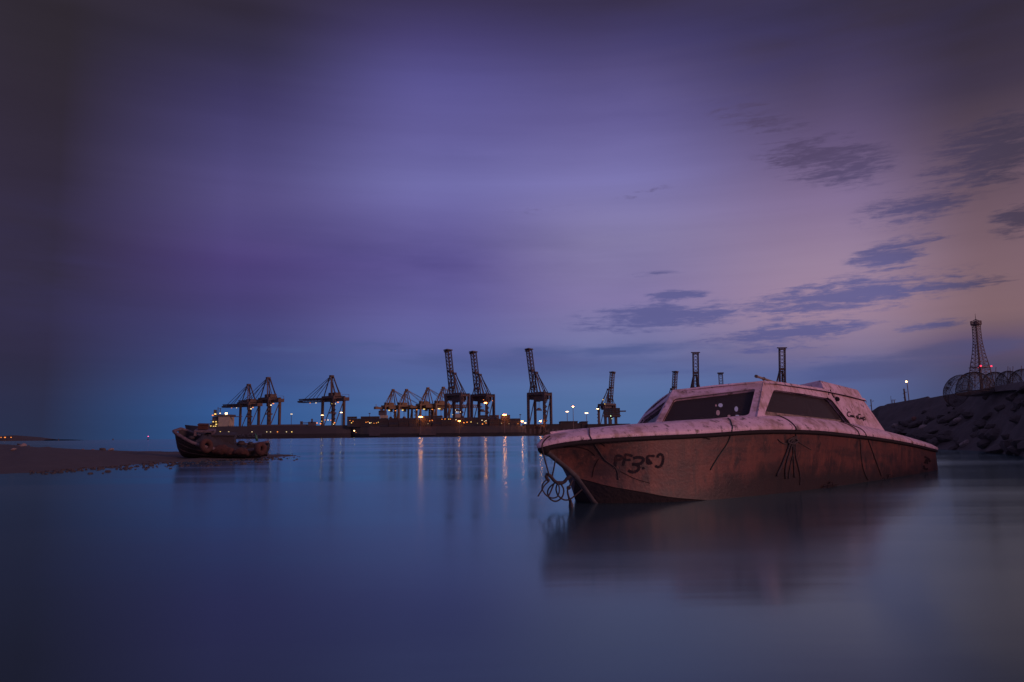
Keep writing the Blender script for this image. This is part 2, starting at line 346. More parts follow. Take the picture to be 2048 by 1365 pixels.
def spw(tab, x):   # smooth (Catmull-Rom) table
    xs = [t[0] for t in tab]; ys = [t[1] for t in tab]
    if x <= xs[0]: return ys[0]
    if x >= xs[-1]: return ys[-1]
    i = max(k for k in range(len(xs)-1) if xs[k] <= x)
    def sl(k):
        if k <= 0: return (ys[1]-ys[0])/(xs[1]-xs[0])
        if k >= len(xs)-1: return (ys[-1]-ys[-2])/(xs[-1]-xs[-2])
        return (ys[k+1]-ys[k-1])/(xs[k+1]-xs[k-1])
    h = xs[i+1]-xs[i]; t = (x-xs[i])/h; m0 = sl(i)*h; m1 = sl(i+1)*h
    return (2*t**3-3*t*t+1)*ys[i] + (t**3-2*t*t+t)*m0 + (-2*t**3+3*t*t)*ys[i+1] + (t**3-t*t)*m1

# ================================================================== WATER
wm = bpy.data.materials.new('harbour_water'); wm.use_nodes = True; t = wm.node_tree; t.nodes.remove(t.nodes['Principled BSDF'])
gl = t.nodes.new('ShaderNodeBsdfGlossy'); gl.inputs['Color'].default_value = (.70, .98, 1.0, 1)
df = t.nodes.new('ShaderNodeBsdfDiffuse'); df.inputs['Color'].default_value = (.03, .055, .07, 1)
fr = t.nodes.new('ShaderNodeFresnel'); fr.inputs['IOR'].default_value = 1.66
mxs = t.nodes.new('ShaderNodeMixShader'); t.links.new(fr.outputs[0], mxs.inputs[0]); t.links.new(df.outputs[0], mxs.inputs[1]); t.links.new(gl.outputs[0], mxs.inputs[2])
t.links.new(mxs.outputs[0], t.nodes['Material Output'].inputs['Surface'])
co = t.nodes.new('ShaderNodeTexCoord')
def wnoise(scale, st, detail=4, rough=.55):
    mp = t.nodes.new('ShaderNodeMapping'); mp.inputs['Scale'].default_value = st; mp.inputs['Rotation'].default_value = (0, 0, R(-4)); t.links.new(co.outputs['Object'], mp.inputs[0])
    nz = t.nodes.new('ShaderNodeTexNoise'); nz.inputs['Scale'].default_value = scale; nz.inputs['Detail'].default_value = detail; nz.inputs['Roughness'].default_value = rough; t.links.new(mp.outputs[0], nz.inputs['Vector']); return nz.outputs[0]
patch = wnoise(.11, (.30, 1.9, 1), 6, .6)
mr = t.nodes.new('ShaderNodeMapRange'); mr.inputs[1].default_value = .46; mr.inputs[2].default_value = .66; mr.inputs[3].default_value = .125; mr.inputs[4].default_value = .24
t.links.new(patch, mr.inputs[0]); t.links.new(mr.outputs[0], gl.inputs['Roughness'])
n1 = wnoise(1.5, (.35, 1.5, 1), 3); n2 = wnoise(.22, (.4, 1.3, 1), 3)
bp = t.nodes.new('ShaderNodeBump'); bp.inputs['Strength'].default_value = .05; bp.inputs['Distance'].default_value = .03; t.links.new(n1, bp.inputs['Height'])
bp2 = t.nodes.new('ShaderNodeBump'); bp2.inputs['Strength'].default_value = .07; bp2.inputs['Distance'].default_value = .12; t.links.new(n2, bp2.inputs['Height']); t.links.new(bp.outputs[0], bp2.inputs['Normal'])
t.links.new(bp2.outputs[0], gl.inputs['Normal'])
mb = MB()
S = 40000
mb.add([(-S, -S, 0), (S, -S, 0), (S, S, 0), (-S, S, 0)], [(0, 1, 2, 3)])
tag(mb.build('water', wm), kind='structure')

# ================================================================== NEAR BOAT
BO = atz(1190, 1007)
BR = Matrix.Rotation(R(226.95), 3, 'Z') @ Matrix.Rotation(R(-2.9), 3, 'Y') @ Matrix.Rotation(R(11.3), 3, 'X')
BM = Matrix.Translation(BO) @ BR.to_4x4(); BMI = BM.inverted()
boat = empty('cabin_cruiser', label='weathered pink-white cabin cruiser with rust-orange hull aground in the water', cat='boat')
boat.matrix_world = BM
def lc(s, p, z): return Vector((-s, p, z))
S0, S1 = -.585, 7.12
def Bw(s):
    u = min(max((s-S0)/3.2, 0), 1); v = 1.02*math.sin(u*math.pi/2)**.8
    if s > 3.2: v -= .15*((s-3.2)/3.8)**2
    return v
RUBZ = [(-.62, .445), (-.5, .468), (-.3, .48), (.7, .48), (1.3, .50), (2.0, .51), (3.4, .52), (5.0, .52), (7.2, .50)]
CHP = [(-.18, .022), (-.04, .17), (.2, .34), (.45, .46), (1.0, .62), (2.0, .74), (3.5, .79), (5.0, .78), (7.2, .74)]
CHZ = [(-.18, .20), (-.04, .115), (.2, .035), (.45, -.03), (1.0, -.09), (2.0, -.12), (3.5, -.12), (7.2, -.09)]
STEM = [(-.62, .43), (-.56, .415), (-.45, .36), (-.18, .19), (0, 0), (.25, -.2), (.6, -.34), (1.5, -.42), (7.2, -.40)]
DKZ = [(-.62, .53), (-.34, .555), (0, .567), (.36, .58), (1.0, .605), (1.5, .63), (2.2, .65), (3.7, .66), (5.1, .635), (7.2, .60)]
def chine(s):
    if s < -.18: return .022, spw(STEM, s)
    return spw(CHP, s), spw(CHZ, s)
def side(s, v):      # hull side, v 0 chine .. 1 rub line
    pc, zc = chine(s); pr = max(Bw(s)-.012, .022); zr = spw(RUBZ, s)
    k = pw([(-.6, 1.0), (0, 1.35), (1.2, 1.15), (2.5, .8), (7, .75)], s)
    return pc+(pr-pc)*v**k, zc+(zr-zc)*v
ss = [S0+.012+(S1-S0-.012)*(i/64)**1.7 for i in range(65)]
hull = MB()
for sg in (1, -1):
    hull.grid([[lc(s, sg*p, z) for p, z in (side(s, j/10) for j in range(11))] for s in ss], flip=sg < 0)
# transom
tr = [side(S1, j/10) for j in range(11)]
hull.grid([[lc(S1+.03*(1-j/10), p*k/6, z) for k in range(-6, 7)] for j, (p, z) in enumerate(tr)])
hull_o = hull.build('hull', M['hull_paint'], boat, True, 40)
bot = MB()
for sg in (1, -1):
    rows = []
    for s in [-.18 + 7.3*(i/40)**1.5 for i in range(41)]:
        pc, zc = chine(s); zk = spw(STEM, s)
        rows.append([lc(s, sg*(.02+(pc-.02)*j/5), zk+(zc-zk)*j/5 - .004) for j in range(6)])
    bot.grid(rows, flip=sg > 0)
bot.build('hull_bottom', M['bottom_paint'], boat, True, 40)
stm = MB()
rows = []
for i in range(30):
    s = -.575+.02+1.1*(i/29)**1.2; z = spw(STEM, s); w = .032
    rows.append([lc(s+.018, w, z+.03), lc(s-.008, w*.8, z+.004), lc(s-.02, 0, z-.008), lc(s-.008, -w*.8, z+.004), lc(s+.018, -w, z+.03)])
stm.grid(rows); stm.build('stem_band', M['stem_band'], boat, True)
nb = MB(); nb.grid([[lc(-.545+.045*math.cos(a)*math.sin(b2)*-1, .055*math.sin(a)*math.sin(b2), .432+.05*math.cos(b2)) for a in [2*math.pi*k/14 for k in range(14)]] for b2 in [math.pi*(.02+.96*j/9) for j in range(10)]], closed=True)
nb.build('bow_fender', M['dark_trim'], boat, True)
# outline and gunwale flange
out = [(S0, 0.0)]
for i in range(1, 61):
    s = S0+(S1+.02-S0)*(i/60)**1.9; out.append((s, Bw(s)))
full = [(s, -p) for s, p in reversed(out)] + out[1:]
def sweep(profile):
    rows = []
    for i, (s, p) in enumerate(full):
        a = full[max(i-1, 0)]; c = full[min(i+1, len(full)-1)]
        ts, tp = c[0]-a[0], c[1]-a[1]; l = math.hypot(ts, tp); ns, np_ = -tp/l, ts/l
        if p > 0 and np_ < 0 or p < 0 and np_ > 0: ns, np_ = -ns, -np_
        if abs(p) < 1e-6: ns, np_ = -1, 0
        zr = spw(RUBZ, s); zd = spw(DKZ, s); r = []
        for off, fz, dz in profile:
            q = p+np_*off
            if p > 0: q = max(q, .0)
            elif p < 0: q = min(q, .0)
            r.append(lc(s+ns*off, q, zr+(zd-zr)*fz+dz))
        rows.append(r)
    return rows
gw = MB(); gw.grid(sweep([(-.03, 0, .0), (.0, 0, -.022), (.018, 0, -.018), (.024, 0, .0), (.018, .1, .008), (.0, .3, .006), (-.045, .68, .008), (-.085, .92, .01), (-.115, 1, .004), (-.15, 1, -.002), (-.155, 1, -.03)]))
gunwale = gw.build('gunwale', M['gelcoat'], boat, True, 50)
rb = MB(); rb.grid(sweep([(-.012, 0, -.05), (.008, 0, -.046), (.012, 0, -.03), (.004, 0, -.02), (-.02, 0, -.02)]))
rb.build('gunwale_shadow_strip', M['dark_trim'], boat, True)  # dark strip standing in for the shadow cast under the gunwale
# deck with cockpit well
dk = MB(); rows = []
for sg in (1, -1):
    rows = []
    for s in [S0+.14+(5.4-S0-.14)*(i/40)**1.4 for i in range(41)]:
        pi = max(Bw(s)-.14, .004); zi = spw(DKZ, s)-.004; cam_ = pw([(-.5, .02), (.4, .07), (1.1, .10), (5.4, .08)], s)
        rows.append([lc(s, sg*pi*j/8, zi+cam_*(1-(j/8)**2)) for j in range(9)])
    dk.grid(rows, flip=sg > 0)
    rows = []
    for s in [5.4+1.7*i/10 for i in range(11)]:
        pi = Bw(s)-.14; zi = spw(DKZ, s)-.004
        rows.append([lc(s, sg*pi, zi), lc(s, sg*.6, zi+.01), lc(s, sg*.58, zi), lc(s, sg*.57, .16), lc(s, 0, .15)])
    dk.grid(rows, flip=sg > 0)
zi = spw(DKZ, 7.0)
dk.box(lc(7.03, 0, zi-.02), (.16, 1.16, .03)); dk.box(lc(6.95, 0, .38), (.02, 1.15, .44))
deck = dk.build('deck', M['gelcoat'], boat, True, 35)

# cabin -----------------------------------------------------------
def rounded(poly, r, n=4):
    outp = []
    m = len(poly)
    for i in range(m):
        p = Vector(poly[i]); a = Vector(poly[i-1]); c = Vector(poly[(i+1) % m])
        u = (a-p); v = (c-p); q = min(r, u.length*.4, v.length*.4)
        p0 = p+u.normalized()*q; p1 = p+v.normalized()*q
        for k in range(n+1):
            tt = k/n; outp.append(p0*(1-tt)**2 + p*2*tt*(1-tt) + p1*tt*tt)
    return outp
def panel(mb, outer, holes, inward, th, back=None):
    outer = [Vector(p) for p in outer]; holes = [[Vector(p) for p in h] for h in holes]
    loops = [outer]+holes; flat = [p for l in loops for p in l]
    tris = tessellate_polygon(loops); inw = Vector(inward)*th
    mb.add(flat, [tuple(t_) for t_ in tris]); (back or mb).add([p+inw for p in flat], [tuple(reversed(t_)) for t_ in tris])
    for l in loops:
        m = len(l); mb.add(l+[p+inw for p in l], [(i, (i+1) % m, m+(i+1) % m, m+i) for i in range(m)])
def cabp(z): return .782-.19*(z-.66)
FCb = lc(1.085, 0, .690); FCt = lc(1.567, 0, 1.091)
cab = MB(); ln = MB()
panes = []
zb = lambda s: spw(DKZ, s) - .01
for sg in (1, -1):
    PCb = lc(1.59, sg*.765, .625); PCt = lc(2.113, sg*.70, 1.057)
    def bil(u, v): return (FCb*(1-u)+PCb*u)*(1-v) + (FCt*(1-u)+PCt*u)*v
    nrm = (PCb-FCb).cross(FCt-FCb).normalized()
    if nrm.x > 0: nrm = -nrm           # inward = aft
    hole = rounded([bil(.06, .055), bil(.065, .735), bil(.935, .80), bil(.935, .11)], .035)
    panel(cab, [FCb, FCt, PCt, PCb], [hole], nrm, .035, ln)
    panes.append((rounded([bil(.05, .04), bil(.055, .75), bil(.945, .815), bil(.945, .095)], .03), nrm))
    # side panel
    sp = lambda s, z: lc(s, sg*cabp(z), z)
    outer = [sp(1.59, .625), sp(2.113, 1.057), sp(2.9, 1.088), sp(3.7, 1.112), sp(4.4, 1.114), sp(5.012, 1.106), sp(5.345, .60), sp(3.7, .60), sp(2.4, .60)]
    inw = Vector((0, -sg, -.19)).normalized()
    if sg > 0:
        holes = [rounded([sp(2.268, .973), sp(3.0, .997), sp(3.756, 1.007), sp(4.06, .712), sp(3.0, .688), sp(1.78, .668)], .05),
                 rounded([sp(4.80, .668), sp(4.80, .706), sp(5.06, .706), sp(5.17, .672)], .015)]
        panes.append((rounded([sp(2.25, .985), sp(3.0, 1.009), sp(3.765, 1.019), sp(4.08, .702), sp(3.0, .678), sp(1.76, .658)], .05), inw))
    else:
        holes = []
    panel(cab, outer, holes, inw, .03, ln)
# aft bulkhead
panel(cab, [lc(5.0, .695, 1.10), lc(5.0, -.695, 1.10), lc(5.32, -.78, .55), lc(5.32, .78, .55)], [], (1, 0, 0), .03, ln)
# roof
def roofz(s, p):
    e = pw([(1.5, 1.055), (2.113, 1.062), (2.9, 1.092), (3.7, 1.116), (4.4, 1.119), (5.02, 1.11)], s)
    return e + .036*(1-(p/.72)**2)
rows_t, rows_b = [], []
for j in range(-8, 9):
    p = .715*j/8; sf = 1.565+(2.113-1.565)*abs(j/8)**1.15
    rt = [lc(sf-.012, p, roofz(sf, p)-.03)] + [lc(sf+(5.03-sf)*i/14, p, roofz(sf+(5.03-sf)*i/14, p)-(.012 if i in (0,) else 0)) for i in range(15)] + [lc(5.04, p, roofz(5.03, p)-.035)]
    rows_t.append(rt)
ed = lambda r, sg: [q + Vector((0, sg*.012, -.03)) for q in r]
rows_t = [ed(rows_t[0], -1)] + rows_t + [ed(rows_t[-1], 1)]
cab.grid(rows_t)
ln.grid([[q - Vector((0, 0, .035)) for q in r[1:-1]] for r in rows_t[1:-1]], flip=True)
cabin = cab.build('cabin', M['gelcoat'], boat, True, 30)
# inside faces stay dark: lining panels
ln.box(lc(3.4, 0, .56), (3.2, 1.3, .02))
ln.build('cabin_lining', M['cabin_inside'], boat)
pane_objs = []
for poly, inw in panes:
    g_ = MB(); off = Vector(inw)*.036
    panel(g_, [p+off for p in poly], [], inw, .006)
    pane_objs.append(g_.build('window_pane', M['glass'], cabin))
# flat pale oval spots added on the windscreen panes
pv, pf_ = [], []
for o in pane_objs:
    k = len(pv); pv += [BM @ v.co for v in o.data.vertices]; pf_ += [tuple(i+k for i in p.vertices) for p in o.data.polygons]
pane_bvh = BVHTree.FromPolygons(pv, pf_)
for px, py, rx, ry, mk in ((1441, 811, 4.6, 4.0, 'pane_spot_blue'), (1436, 826, 3.8, 5.5, 'pane_spot_pink'), (1472.5, 818.5, 3.7, 5.4, 'pane_spot_blue'), (1474.5, 831.5, 4.0, 1.4, 'pane_spot_blue'), (1458, 832.3, 3.0, 2.2, 'pane_spot_pink'), (1432, 811.5, 1.8, 2.4, 'pane_spot_pink')):
    pts = []
    for k in range(16):
        a = 2*math.pi*k/16; h = pane_bvh.ray_cast(CAM_P, ray(px+rx*math.cos(a)+(.8 if k == 5 else 0), py+ry*math.sin(a)), 40)
        if h[0] is not None: pts.append(BMI @ (h[0]-ray(px, py)*.004))
    if len(pts) == 16: MB().add(pts, [tuple(range(16))]).build('pane_spot', M[mk], pane_objs[0])
post = MB(); post.bar(lc(3.55, .55, .70), lc(3.42, .58, .99), .035, .03); post.build('post', M['wood_post'], cabin)
# window sill of small grimy tiles
sl = MB()
for i in range(30):
    for j in range(2):
        s = 1.86+i*.0735+(j % 2)*.03; z = spw([(1.8, .680), (3.0, .700), (4.05, .722)], s)+j*.028
        if s > 4.0-j*.06: continue
        sl.box(lc(s, cabp(z)-.024-.012*j, z), (.066, .012, .023))
sl.build('window_sill', M['sill_tile'], cabin)
for poly, inw in panes:
    MB().tube([p+Vector(inw)*.012+(sum(poly, Vector())/len(poly)-p).normalized()*.012 for p in poly], .005, 5, close=True).build('window_gasket', M['dark_trim'], cabin, True)
# window trim (dark rubber seal on the aft slope)
seal = MB(); seal.tube([lc(3.70, cabp(1.0)+.004, 1.005), lc(3.80, cabp(.97)+.005, .975), lc(4.06, cabp(.71)+.005, .712)], .009, 6)
seal.build('window_seal', M['dark_trim'], cabin)
# raised aft roof
hp = MB()
def ring(ds, p, z): return [lc(3.80-ds, p, z), lc(3.80-ds, -p, z), lc(5.03, -p, z), lc(5.03, p, z)]
sec = []
for z, f, p, a in ((1.09, 3.74, .695, 5.035), (1.20, 3.80, .665, 5.05), (1.238, 3.825, .650, 5.055), (1.252, 3.85, .632, 5.05), (1.258, 3.90, .59, 5.0)):
    r = []
    for (x, y) in ((f, p), (f, p*.4), (f, -p*.4), (f, -p), (a, -p), (a, 0), (a, p)): r.append(lc(x, y, z+(.02*(1-abs(y)/p) if z > 1.2 else 0)))
    sec.append(r)
hp.grid(sec, closed=True); hp.add(sec[-1], [tuple(range(7))])
hp.build('raised_roof', M['gelcoat'], boat, True, 35)

# ---- projection onto the boat for paint and ropes
def tree_of(objs):
    vs, fs = [], []
    for o in objs:
        k = len(vs); vs += [BM @ v.co for v in o.data.vertices]; fs += [tuple(i+k for i in p.vertices) for p in o.data.polygons]
    return BVHTree.FromPolygons(vs, fs)
bvh = tree_of([hull_o, gunwale, cabin, deck])
def onboat(px, py, off=.004):
    d = ray(px, py); h = bvh.ray_cast(CAM_P, d, 60)
    if h[0] is None: return None, None
    n = h[1]
    if n.dot(d) > 0: n = -n
    return BMI @ (h[0]+n*off), BMI.to_3x3() @ n
def resample(pts, step):
    o_ = [pts[0]]
    for a, c in zip(pts, pts[1:]):
        n = max(1, int(math.hypot(c[0]-a[0], c[1]-a[1])/step))
        o_ += [(a[0]+(c[0]-a[0])*k/n, a[1]+(c[1]-a[1])*k/n) for k in range(1, n+1)]
    return o_
def curve2(pts, n=6):
    o_ = []
    for i in range(len(pts)-1):
        p0 = pts[max(i-1, 0)]; p1 = pts[i]; p2 = pts[i+1]; p3 = pts[min(i+2, len(pts)-1)]
        for k in range(n):
            tt = k/n
            o_.append(tuple(.5*((2*b_)+(-a_+c_)*tt+(2*a_-5*b_+4*c_-d_)*tt*tt+(-a_+3*b_-3*c_+d_)*tt**3) for a_, b_, c_, d_ in zip(p0, p1, p2, p3)))
    o_.append(tuple(pts[-1])); return o_
def stroke(mb, pts, w, off=.003):
    pts = curve2(pts, 6); m = len(pts); rows = []
    for i, (x, y) in enumerate(pts):
        a = pts[max(i-1, 0)]; c = pts[min(i+1, m-1)]; tx, ty = c[0]-a[0], c[1]-a[1]; l = math.hypot(tx, ty) or 1
        nx, ny = -ty/l, tx/l; ww = w*(.75 if i in (0, m-1) else 1)*(1+.12*math.sin(i*1.7))
        r = []
        for k in (-1, 0, 1):
            q, _ = onboat(x+nx*ww/2*k, y+ny*ww/2*k, off)
            if q is None: break
            r.append(q)
        if len(r) == 3: rows.append(r)
    if len(rows) > 1: mb.grid(rows)
def zpts(ox, oy, k, pts): return [(ox+x/k, oy+y/k) for x, y in pts]
Z = lambda *p: zpts(1220, 890, 17.067, p)
LET = {
  'letter_p': [Z((170, 750), (185, 560), (215, 400), (300, 370), (395, 410), (370, 490), (230, 520))],
  'letter_f': [Z((440, 710), (480, 560), (520, 330)), Z((510, 330), (640, 345), (770, 385)), Z((490, 515), (700, 515))],
  'digit_three': [Z((790, 455), (940, 430), (1090, 445), (1140, 520), (1080, 610), (990, 660), (760, 660), (900, 680), (985, 760), (950, 860), (850, 920), (720, 925), (620, 870))],
  'digit_five': [Z((1520, 385), (1290, 395), (1270, 560), (1270, 620)), Z((1260, 620), (1340, 640), (1440, 610)), Z((1300, 480), (1340, 560), (1400, 600))],
  'digit_nine': [Z((1620, 440), (1640, 370), (1720, 320), (1790, 380), (1810, 500), (1780, 640), (1720, 730), (1640, 760), (1540, 715))],
  'dot': [Z((1120, 760), (1150, 840))],
}
for nm, sts in LET.items():
    mb = MB()
    for s_ in sts: stroke(mb, s_, 5.0 if nm != 'digit_three' else 5.8)
    mb.build(nm, M['lettering'], hull_o)
Z2 = lambda *p: zpts(1680, 810, 17.067, p)
mb = MB()
for s_, w in ((Z2((345, 262), (290, 248), (245, 290), (245, 350), (290, 405), (340, 412)), 2.0), (Z2((345, 410), (360, 350), (375, 415), (395, 360), (410, 425), (430, 365), (445, 430), (470, 375), (480, 430), (505, 432)), 1.5),
              (Z2((550, 370), (560, 410), (590, 470), (585, 490)), 2.0), (Z2((695, 340), (645, 332), (610, 365), (615, 430), (650, 485), (690, 490)), 2.0),
              (Z2((690, 485), (705, 430), (720, 490), (745, 440), (760, 500), (785, 425), (830, 430), (790, 480), (800, 545), (820, 510), (880, 488)), 1.6)):
    stroke(mb, s_, w)
mb.build('script_lettering', M['lettering'], cabin)
mb = MB()
Z3 = lambda *p: zpts(1820, 870, 15.17, p)
for s_ in (Z3((430, 660), (500, 700), (560, 740), (600, 830)), Z3((440, 870), (500, 760), (520, 890)), Z3((410, 930), (450, 1040), (540, 1030))): stroke(mb, s_, 4.0)
mb.build('faded_number', M['faint_lettering'], hull_o)
# scuffs and scratches
for s_, w in (([(1126, 895), (1150, 894), (1175, 900), (1190, 912)], 2.2), ([(1197, 918), (1188, 935), (1184, 955)], 1.8), ([(1200, 886), (1210, 893)], 2.2), ([(1404, 875), (1420, 879)], 3.0), ([(1346, 876), (1354, 876)], 2.4), ([(1240, 943), (1270, 958), (1300, 967)], 1.3)):
    mb = MB(); stroke(mb, s_, w, .002); mb.build('scuff_mark', M['faint_lettering'], hull_o)

# ropes -----------------------------------------------------------
def rope(px_pts, r, label, name='rope', mat='rope', n=5, extra=None, group=None):
    pts = []
    for x, y in curve2(px_pts, n):
        q, nn = onboat(x, y, r*.52+.001)
        if q is not None: pts.append(BM @ q)
    if extra: pts += extra(pts)
    o = MB().tube(pts, r*.52, 6).build(name, M[mat], None, True)
    return tag(o, label, 'rope', group)
rope([(1178.5, 858), (1178.8, 866), (1180, 874), (1196, 900), (1210, 920), (1232, 938), (1236, 960)], .008, 'thin rope crossing the hull just ahead of the painted number', mat='rope')
rope([(1455, 838), (1460, 841), (1463, 850), (1464, 858), (1455, 885), (1435, 915), (1420, 940)], .009, 'greenish rope looped over the gunwale below the front window', mat='green_rope')
rope([(1541, 829), (1560, 834), (1575, 841), (1585, 849), (1591, 857), (1591, 866), (1590, 878)], .010, 'dark rope from the side window sill down to the tangle on the hull')
mb = MB()
for s_, r in (([(1590, 876), (1580, 884), (1572, 905), (1562, 930), (1552, 952)], .02), ([(1586, 880), (1578, 905), (1570, 935), (1570, 958)], .016), ([(1588, 876), (1586, 905), (1580, 930), (1576, 958)], .012), ([(1590, 880), (1590, 910), (1596, 935), (1600, 955), (1599, 970)], .012), ([(1585, 884), (1586, 920), (1588, 955)], .014),
              ([(1592, 874), (1580, 878), (1574, 884), (1584, 888), (1594, 882), (1586, 874)], .02), ([(1555, 879), (1562, 885), (1570, 888), (1578, 884)], .010), ([(1593, 882), (1605, 890), (1622, 900)], .007)):
    r *= .5; pts = [BM @ onboat(x, y, r*.8)[0] for x, y in curve2(s_, 4) if onboat(x, y)[0] is not None]
    mb.tube(pts, r, 6)
tag(mb.build('rope_tangle', M['rope'], None, True), 'dark tangle of frayed rope ends hanging against the middle of the orange hull', 'rope')
rope([(1668, 840), (1685, 846), (1700, 852), (1712, 860), (1718, 870), (1720, 890), (1723, 925), (1728, 945), (1735, 960)], .009, 'forward of two dark lines running from the cabin over the gunwale into the water')
rope([(1670, 838), (1690, 845), (1703, 851), (1720, 858), (1731, 869), (1740, 892), (1752, 925), (1762, 952)], .009, 'aft of two dark lines running from the cabin over the gunwale into the water')
# bow lines and coil: hang just off the stem
def bow(pts, Y, r, n=6): return [at(x, y, Y) for x, y in curve2(pts, n)], r
ZB = lambda *p: zpts(1060, 870, 8.533, p)
YB = 5.80
o = MB().tube([at(x, y, YB-.02) for x, y in curve2(ZB((345, 20), (285, 60), (225, 130), (205, 190), (215, 270), (260, 450), (325, 680)), 5)], .006, 6).build('mooring_line', M['rope'], None, True)
tag(o, 'thin line from the bow top down to the knot above the coil', 'rope')
o = MB().tube([at(x, y, YB+.05) for x, y in curve2(ZB((435, 410), (410, 560), (378, 710)), 5)], .006, 6).build('mooring_line', M['rope'], None, True)
tag(o, 'short line dropping from under the bow to the rope coil', 'rope')
mb = MB()
for s_, r in ((ZB((270, 690), (310, 680), (360, 720), (430, 800), (520, 830), (590, 800), (640, 740), (700, 705)), .013), (ZB((268, 690), (300, 760), (330, 790)), .013), (ZB((600, 790), (560, 815), (470, 815)), .012)):
    mb.tube([at(x, y, YB) for x, y in curve2(s_, 5)], r, 7)
loops = ((ZB((300, 745), (230, 820), (205, 910), (250, 1000), (320, 1060), (400, 1080), (470, 1050), (500, 960), (490, 860), (460, 820)), .0055, -.02),
         (ZB((430, 820), (340, 890), (300, 980), (330, 1080), (420, 1135), (500, 1110), (560, 1040), (575, 940), (540, 860), (500, 825)), .0062, .02),
         (ZB((470, 825), (445, 920), (470, 1020), (540, 1090), (620, 1115), (700, 1090), (800, 1010), (890, 930)), .0062, .05),
         (ZB((330, 790), (250, 860), (200, 950), (135, 1050)), .0060, -.04), (ZB((410, 830), (370, 930), (330, 1020), (310, 1070)), .0060, .0))
for s_, r, dy in loops:
    mb.tube([at(x, y, YB+dy) for x, y in curve2(s_, 6)], r, 6)
o = mb.build('rope_coil', M['rope'], None, True); tag(o, 'loose loops of rope hanging off the stem just above the water', 'rope')
mb = MB()
mb.tube([at(x, y, YB+.06) for x, y in curve2(ZB((725, 770), (690, 850), (655, 900), (640, 960), (660, 1060), (700, 1140), (705, 1260), (700, 1340)), 6)], [.0065]*20+[.008]*12+[.014]*11, 6)
mb.tube([at(x, y, YB+.06) for x, y in curve2(ZB((628, 905), (655, 885), (685, 905), (660, 925), (630, 905)), 4)], .007, 6)
mb.tube([at(x, y, YB+.07) for x, y in curve2(ZB((660, 1060), (680, 1150), (675, 1250), (678, 1340)), 5)], .008, 6)
tag(mb.build('knotted_rope', M['rope'], None, True), 'knotted rope end trailing from the stem into the water', 'rope')
# pole lying on the roof
pl = MB()
A_ = BM @ lc(2.434, .50, 1.19); B_ = BM @ lc(3.75, .42, 1.17)
pl.tube([A_, A_.lerp(B_, .5), B_], .012, 10)
ax = (B_-A_).normalized()
pl.tube([A_-ax*.004, A_+ax*.03], .017, 10)
pl.tube([A_.lerp(B_, .16)+Vector((0, 0, -.05)), A_.lerp(B_, .16)+Vector((0, 0, .014))], .008, 8)
pl.tube([A_.lerp(B_, .16)-ax*.012, A_.lerp(B_, .16)+ax*.012], .019, 10)
tag(pl.build('boat_pole', M['bare_pole'], None, True, 40), 'slim metal pole lying along the edge of the cabin roof', 'pole')
# dangling cable with black fitting beside the side window
cb = MB()
ZC = lambda *p: zpts(1500, 740, 8.533, p)
for s_, r in ((ZC((1270, 190), (1300, 290), (1350, 330), (1390, 410), (1430, 480)), .006), (ZC((1290, 250), (1330, 350), (1340, 430)), .0045)):
    cb.tube([BM @ onboat(x, y, r)[0] for x, y in curve2(s_, 4) if onboat(x, y)[0] is not None], r, 6)
tag(cb.build('loose_cable', M['dark_trim'], None, True), 'loose dark cable hanging from the raised roof beside the side window', 'cable')
ft = MB(); q, nn = onboat(1673, 802, .02); q2, _ = onboat(1669, 796, .02)
ft.tube([BM @ q2, BM @ (q2*.5+q*.5), BM @ q, BM @ (q+(q-q2)*.3)], [.012, .026, .024, .010], 8)
tag(ft.build('cable_plug', M['dark_trim'], None, True), 'black plug hanging at the top rear corner of the side window', 'plug')
# weed clumps along the waterline
for i, (px, py, w, lab) in enumerate(((1655, 973, .16, 'small dark clump of weed at the waterline behind the rope tangle'), (1768, 956, .22, 'longer dark clump of weed at the waterline below the aft line'))):
    wd = MB(); c = atz(px, py, .01); dirv = (BR @ Vector((1, 0, 0))); dirv.z = 0; dirv.normalize(); rnd = random.Random(i)
    for k in range(60):
        u = rnd.uniform(-1, 1); a = c + dirv*w*u + Vector((rnd.uniform(-.03, .03), -.02+rnd.uniform(-.02, .02), 0)); h = rnd.uniform(.01, .05)*(1-u*u*.7)
        wd.tube([a-Vector((0, 0, .02)), a+Vector((rnd.uniform(-.03, .03), 0, h*.7)), a+Vector((rnd.uniform(-.05, .05), rnd.uniform(-.02, .02), h))], [.006, .005, .002], 4)
    tag(wd.build('weed_clump', M['bottom_paint']), lab, 'weed')

# ================================================================== ROCKS
def rock_mesh(seed, sub=2):
    bm = bmesh.new(); bmesh.ops.create_icosphere(bm, subdivisions=sub, radius=1)
    rnd = random.Random(seed); off = Vector((rnd.uniform(0, 99), rnd.uniform(0, 99), rnd.uniform(0, 99)))
    cuts = [(Vector((rnd.gauss(0, 1), rnd.gauss(0, 1), rnd.gauss(0, 1))).normalized(), rnd.uniform(.55, .85)) for _ in range(7)]
    for v in bm.verts:
        p = v.co.copy()
        for n_, d_ in cuts:
            k = p.dot(n_)
            if k > d_: p -= n_*(k-d_)*.9
        p *= 1+.16*noise.noise(p*1.7+off)+.07*noise.noise(p*4+off)
        v.co = Vector((p.x*1.15, p.y*.95, p.z*.75))
    me = bpy.data.meshes.new('rock'); bm.to_mesh(me); bm.free(); return me
ROCKS = {}
for key in ('rock', 'pale_rock', 'red_rock'):
    ROCKS[key] = []
    for k in range(5):
        me = rock_mesh(k*7+len(key)); me.materials.append(M[key]); ROCKS[key].append(me)
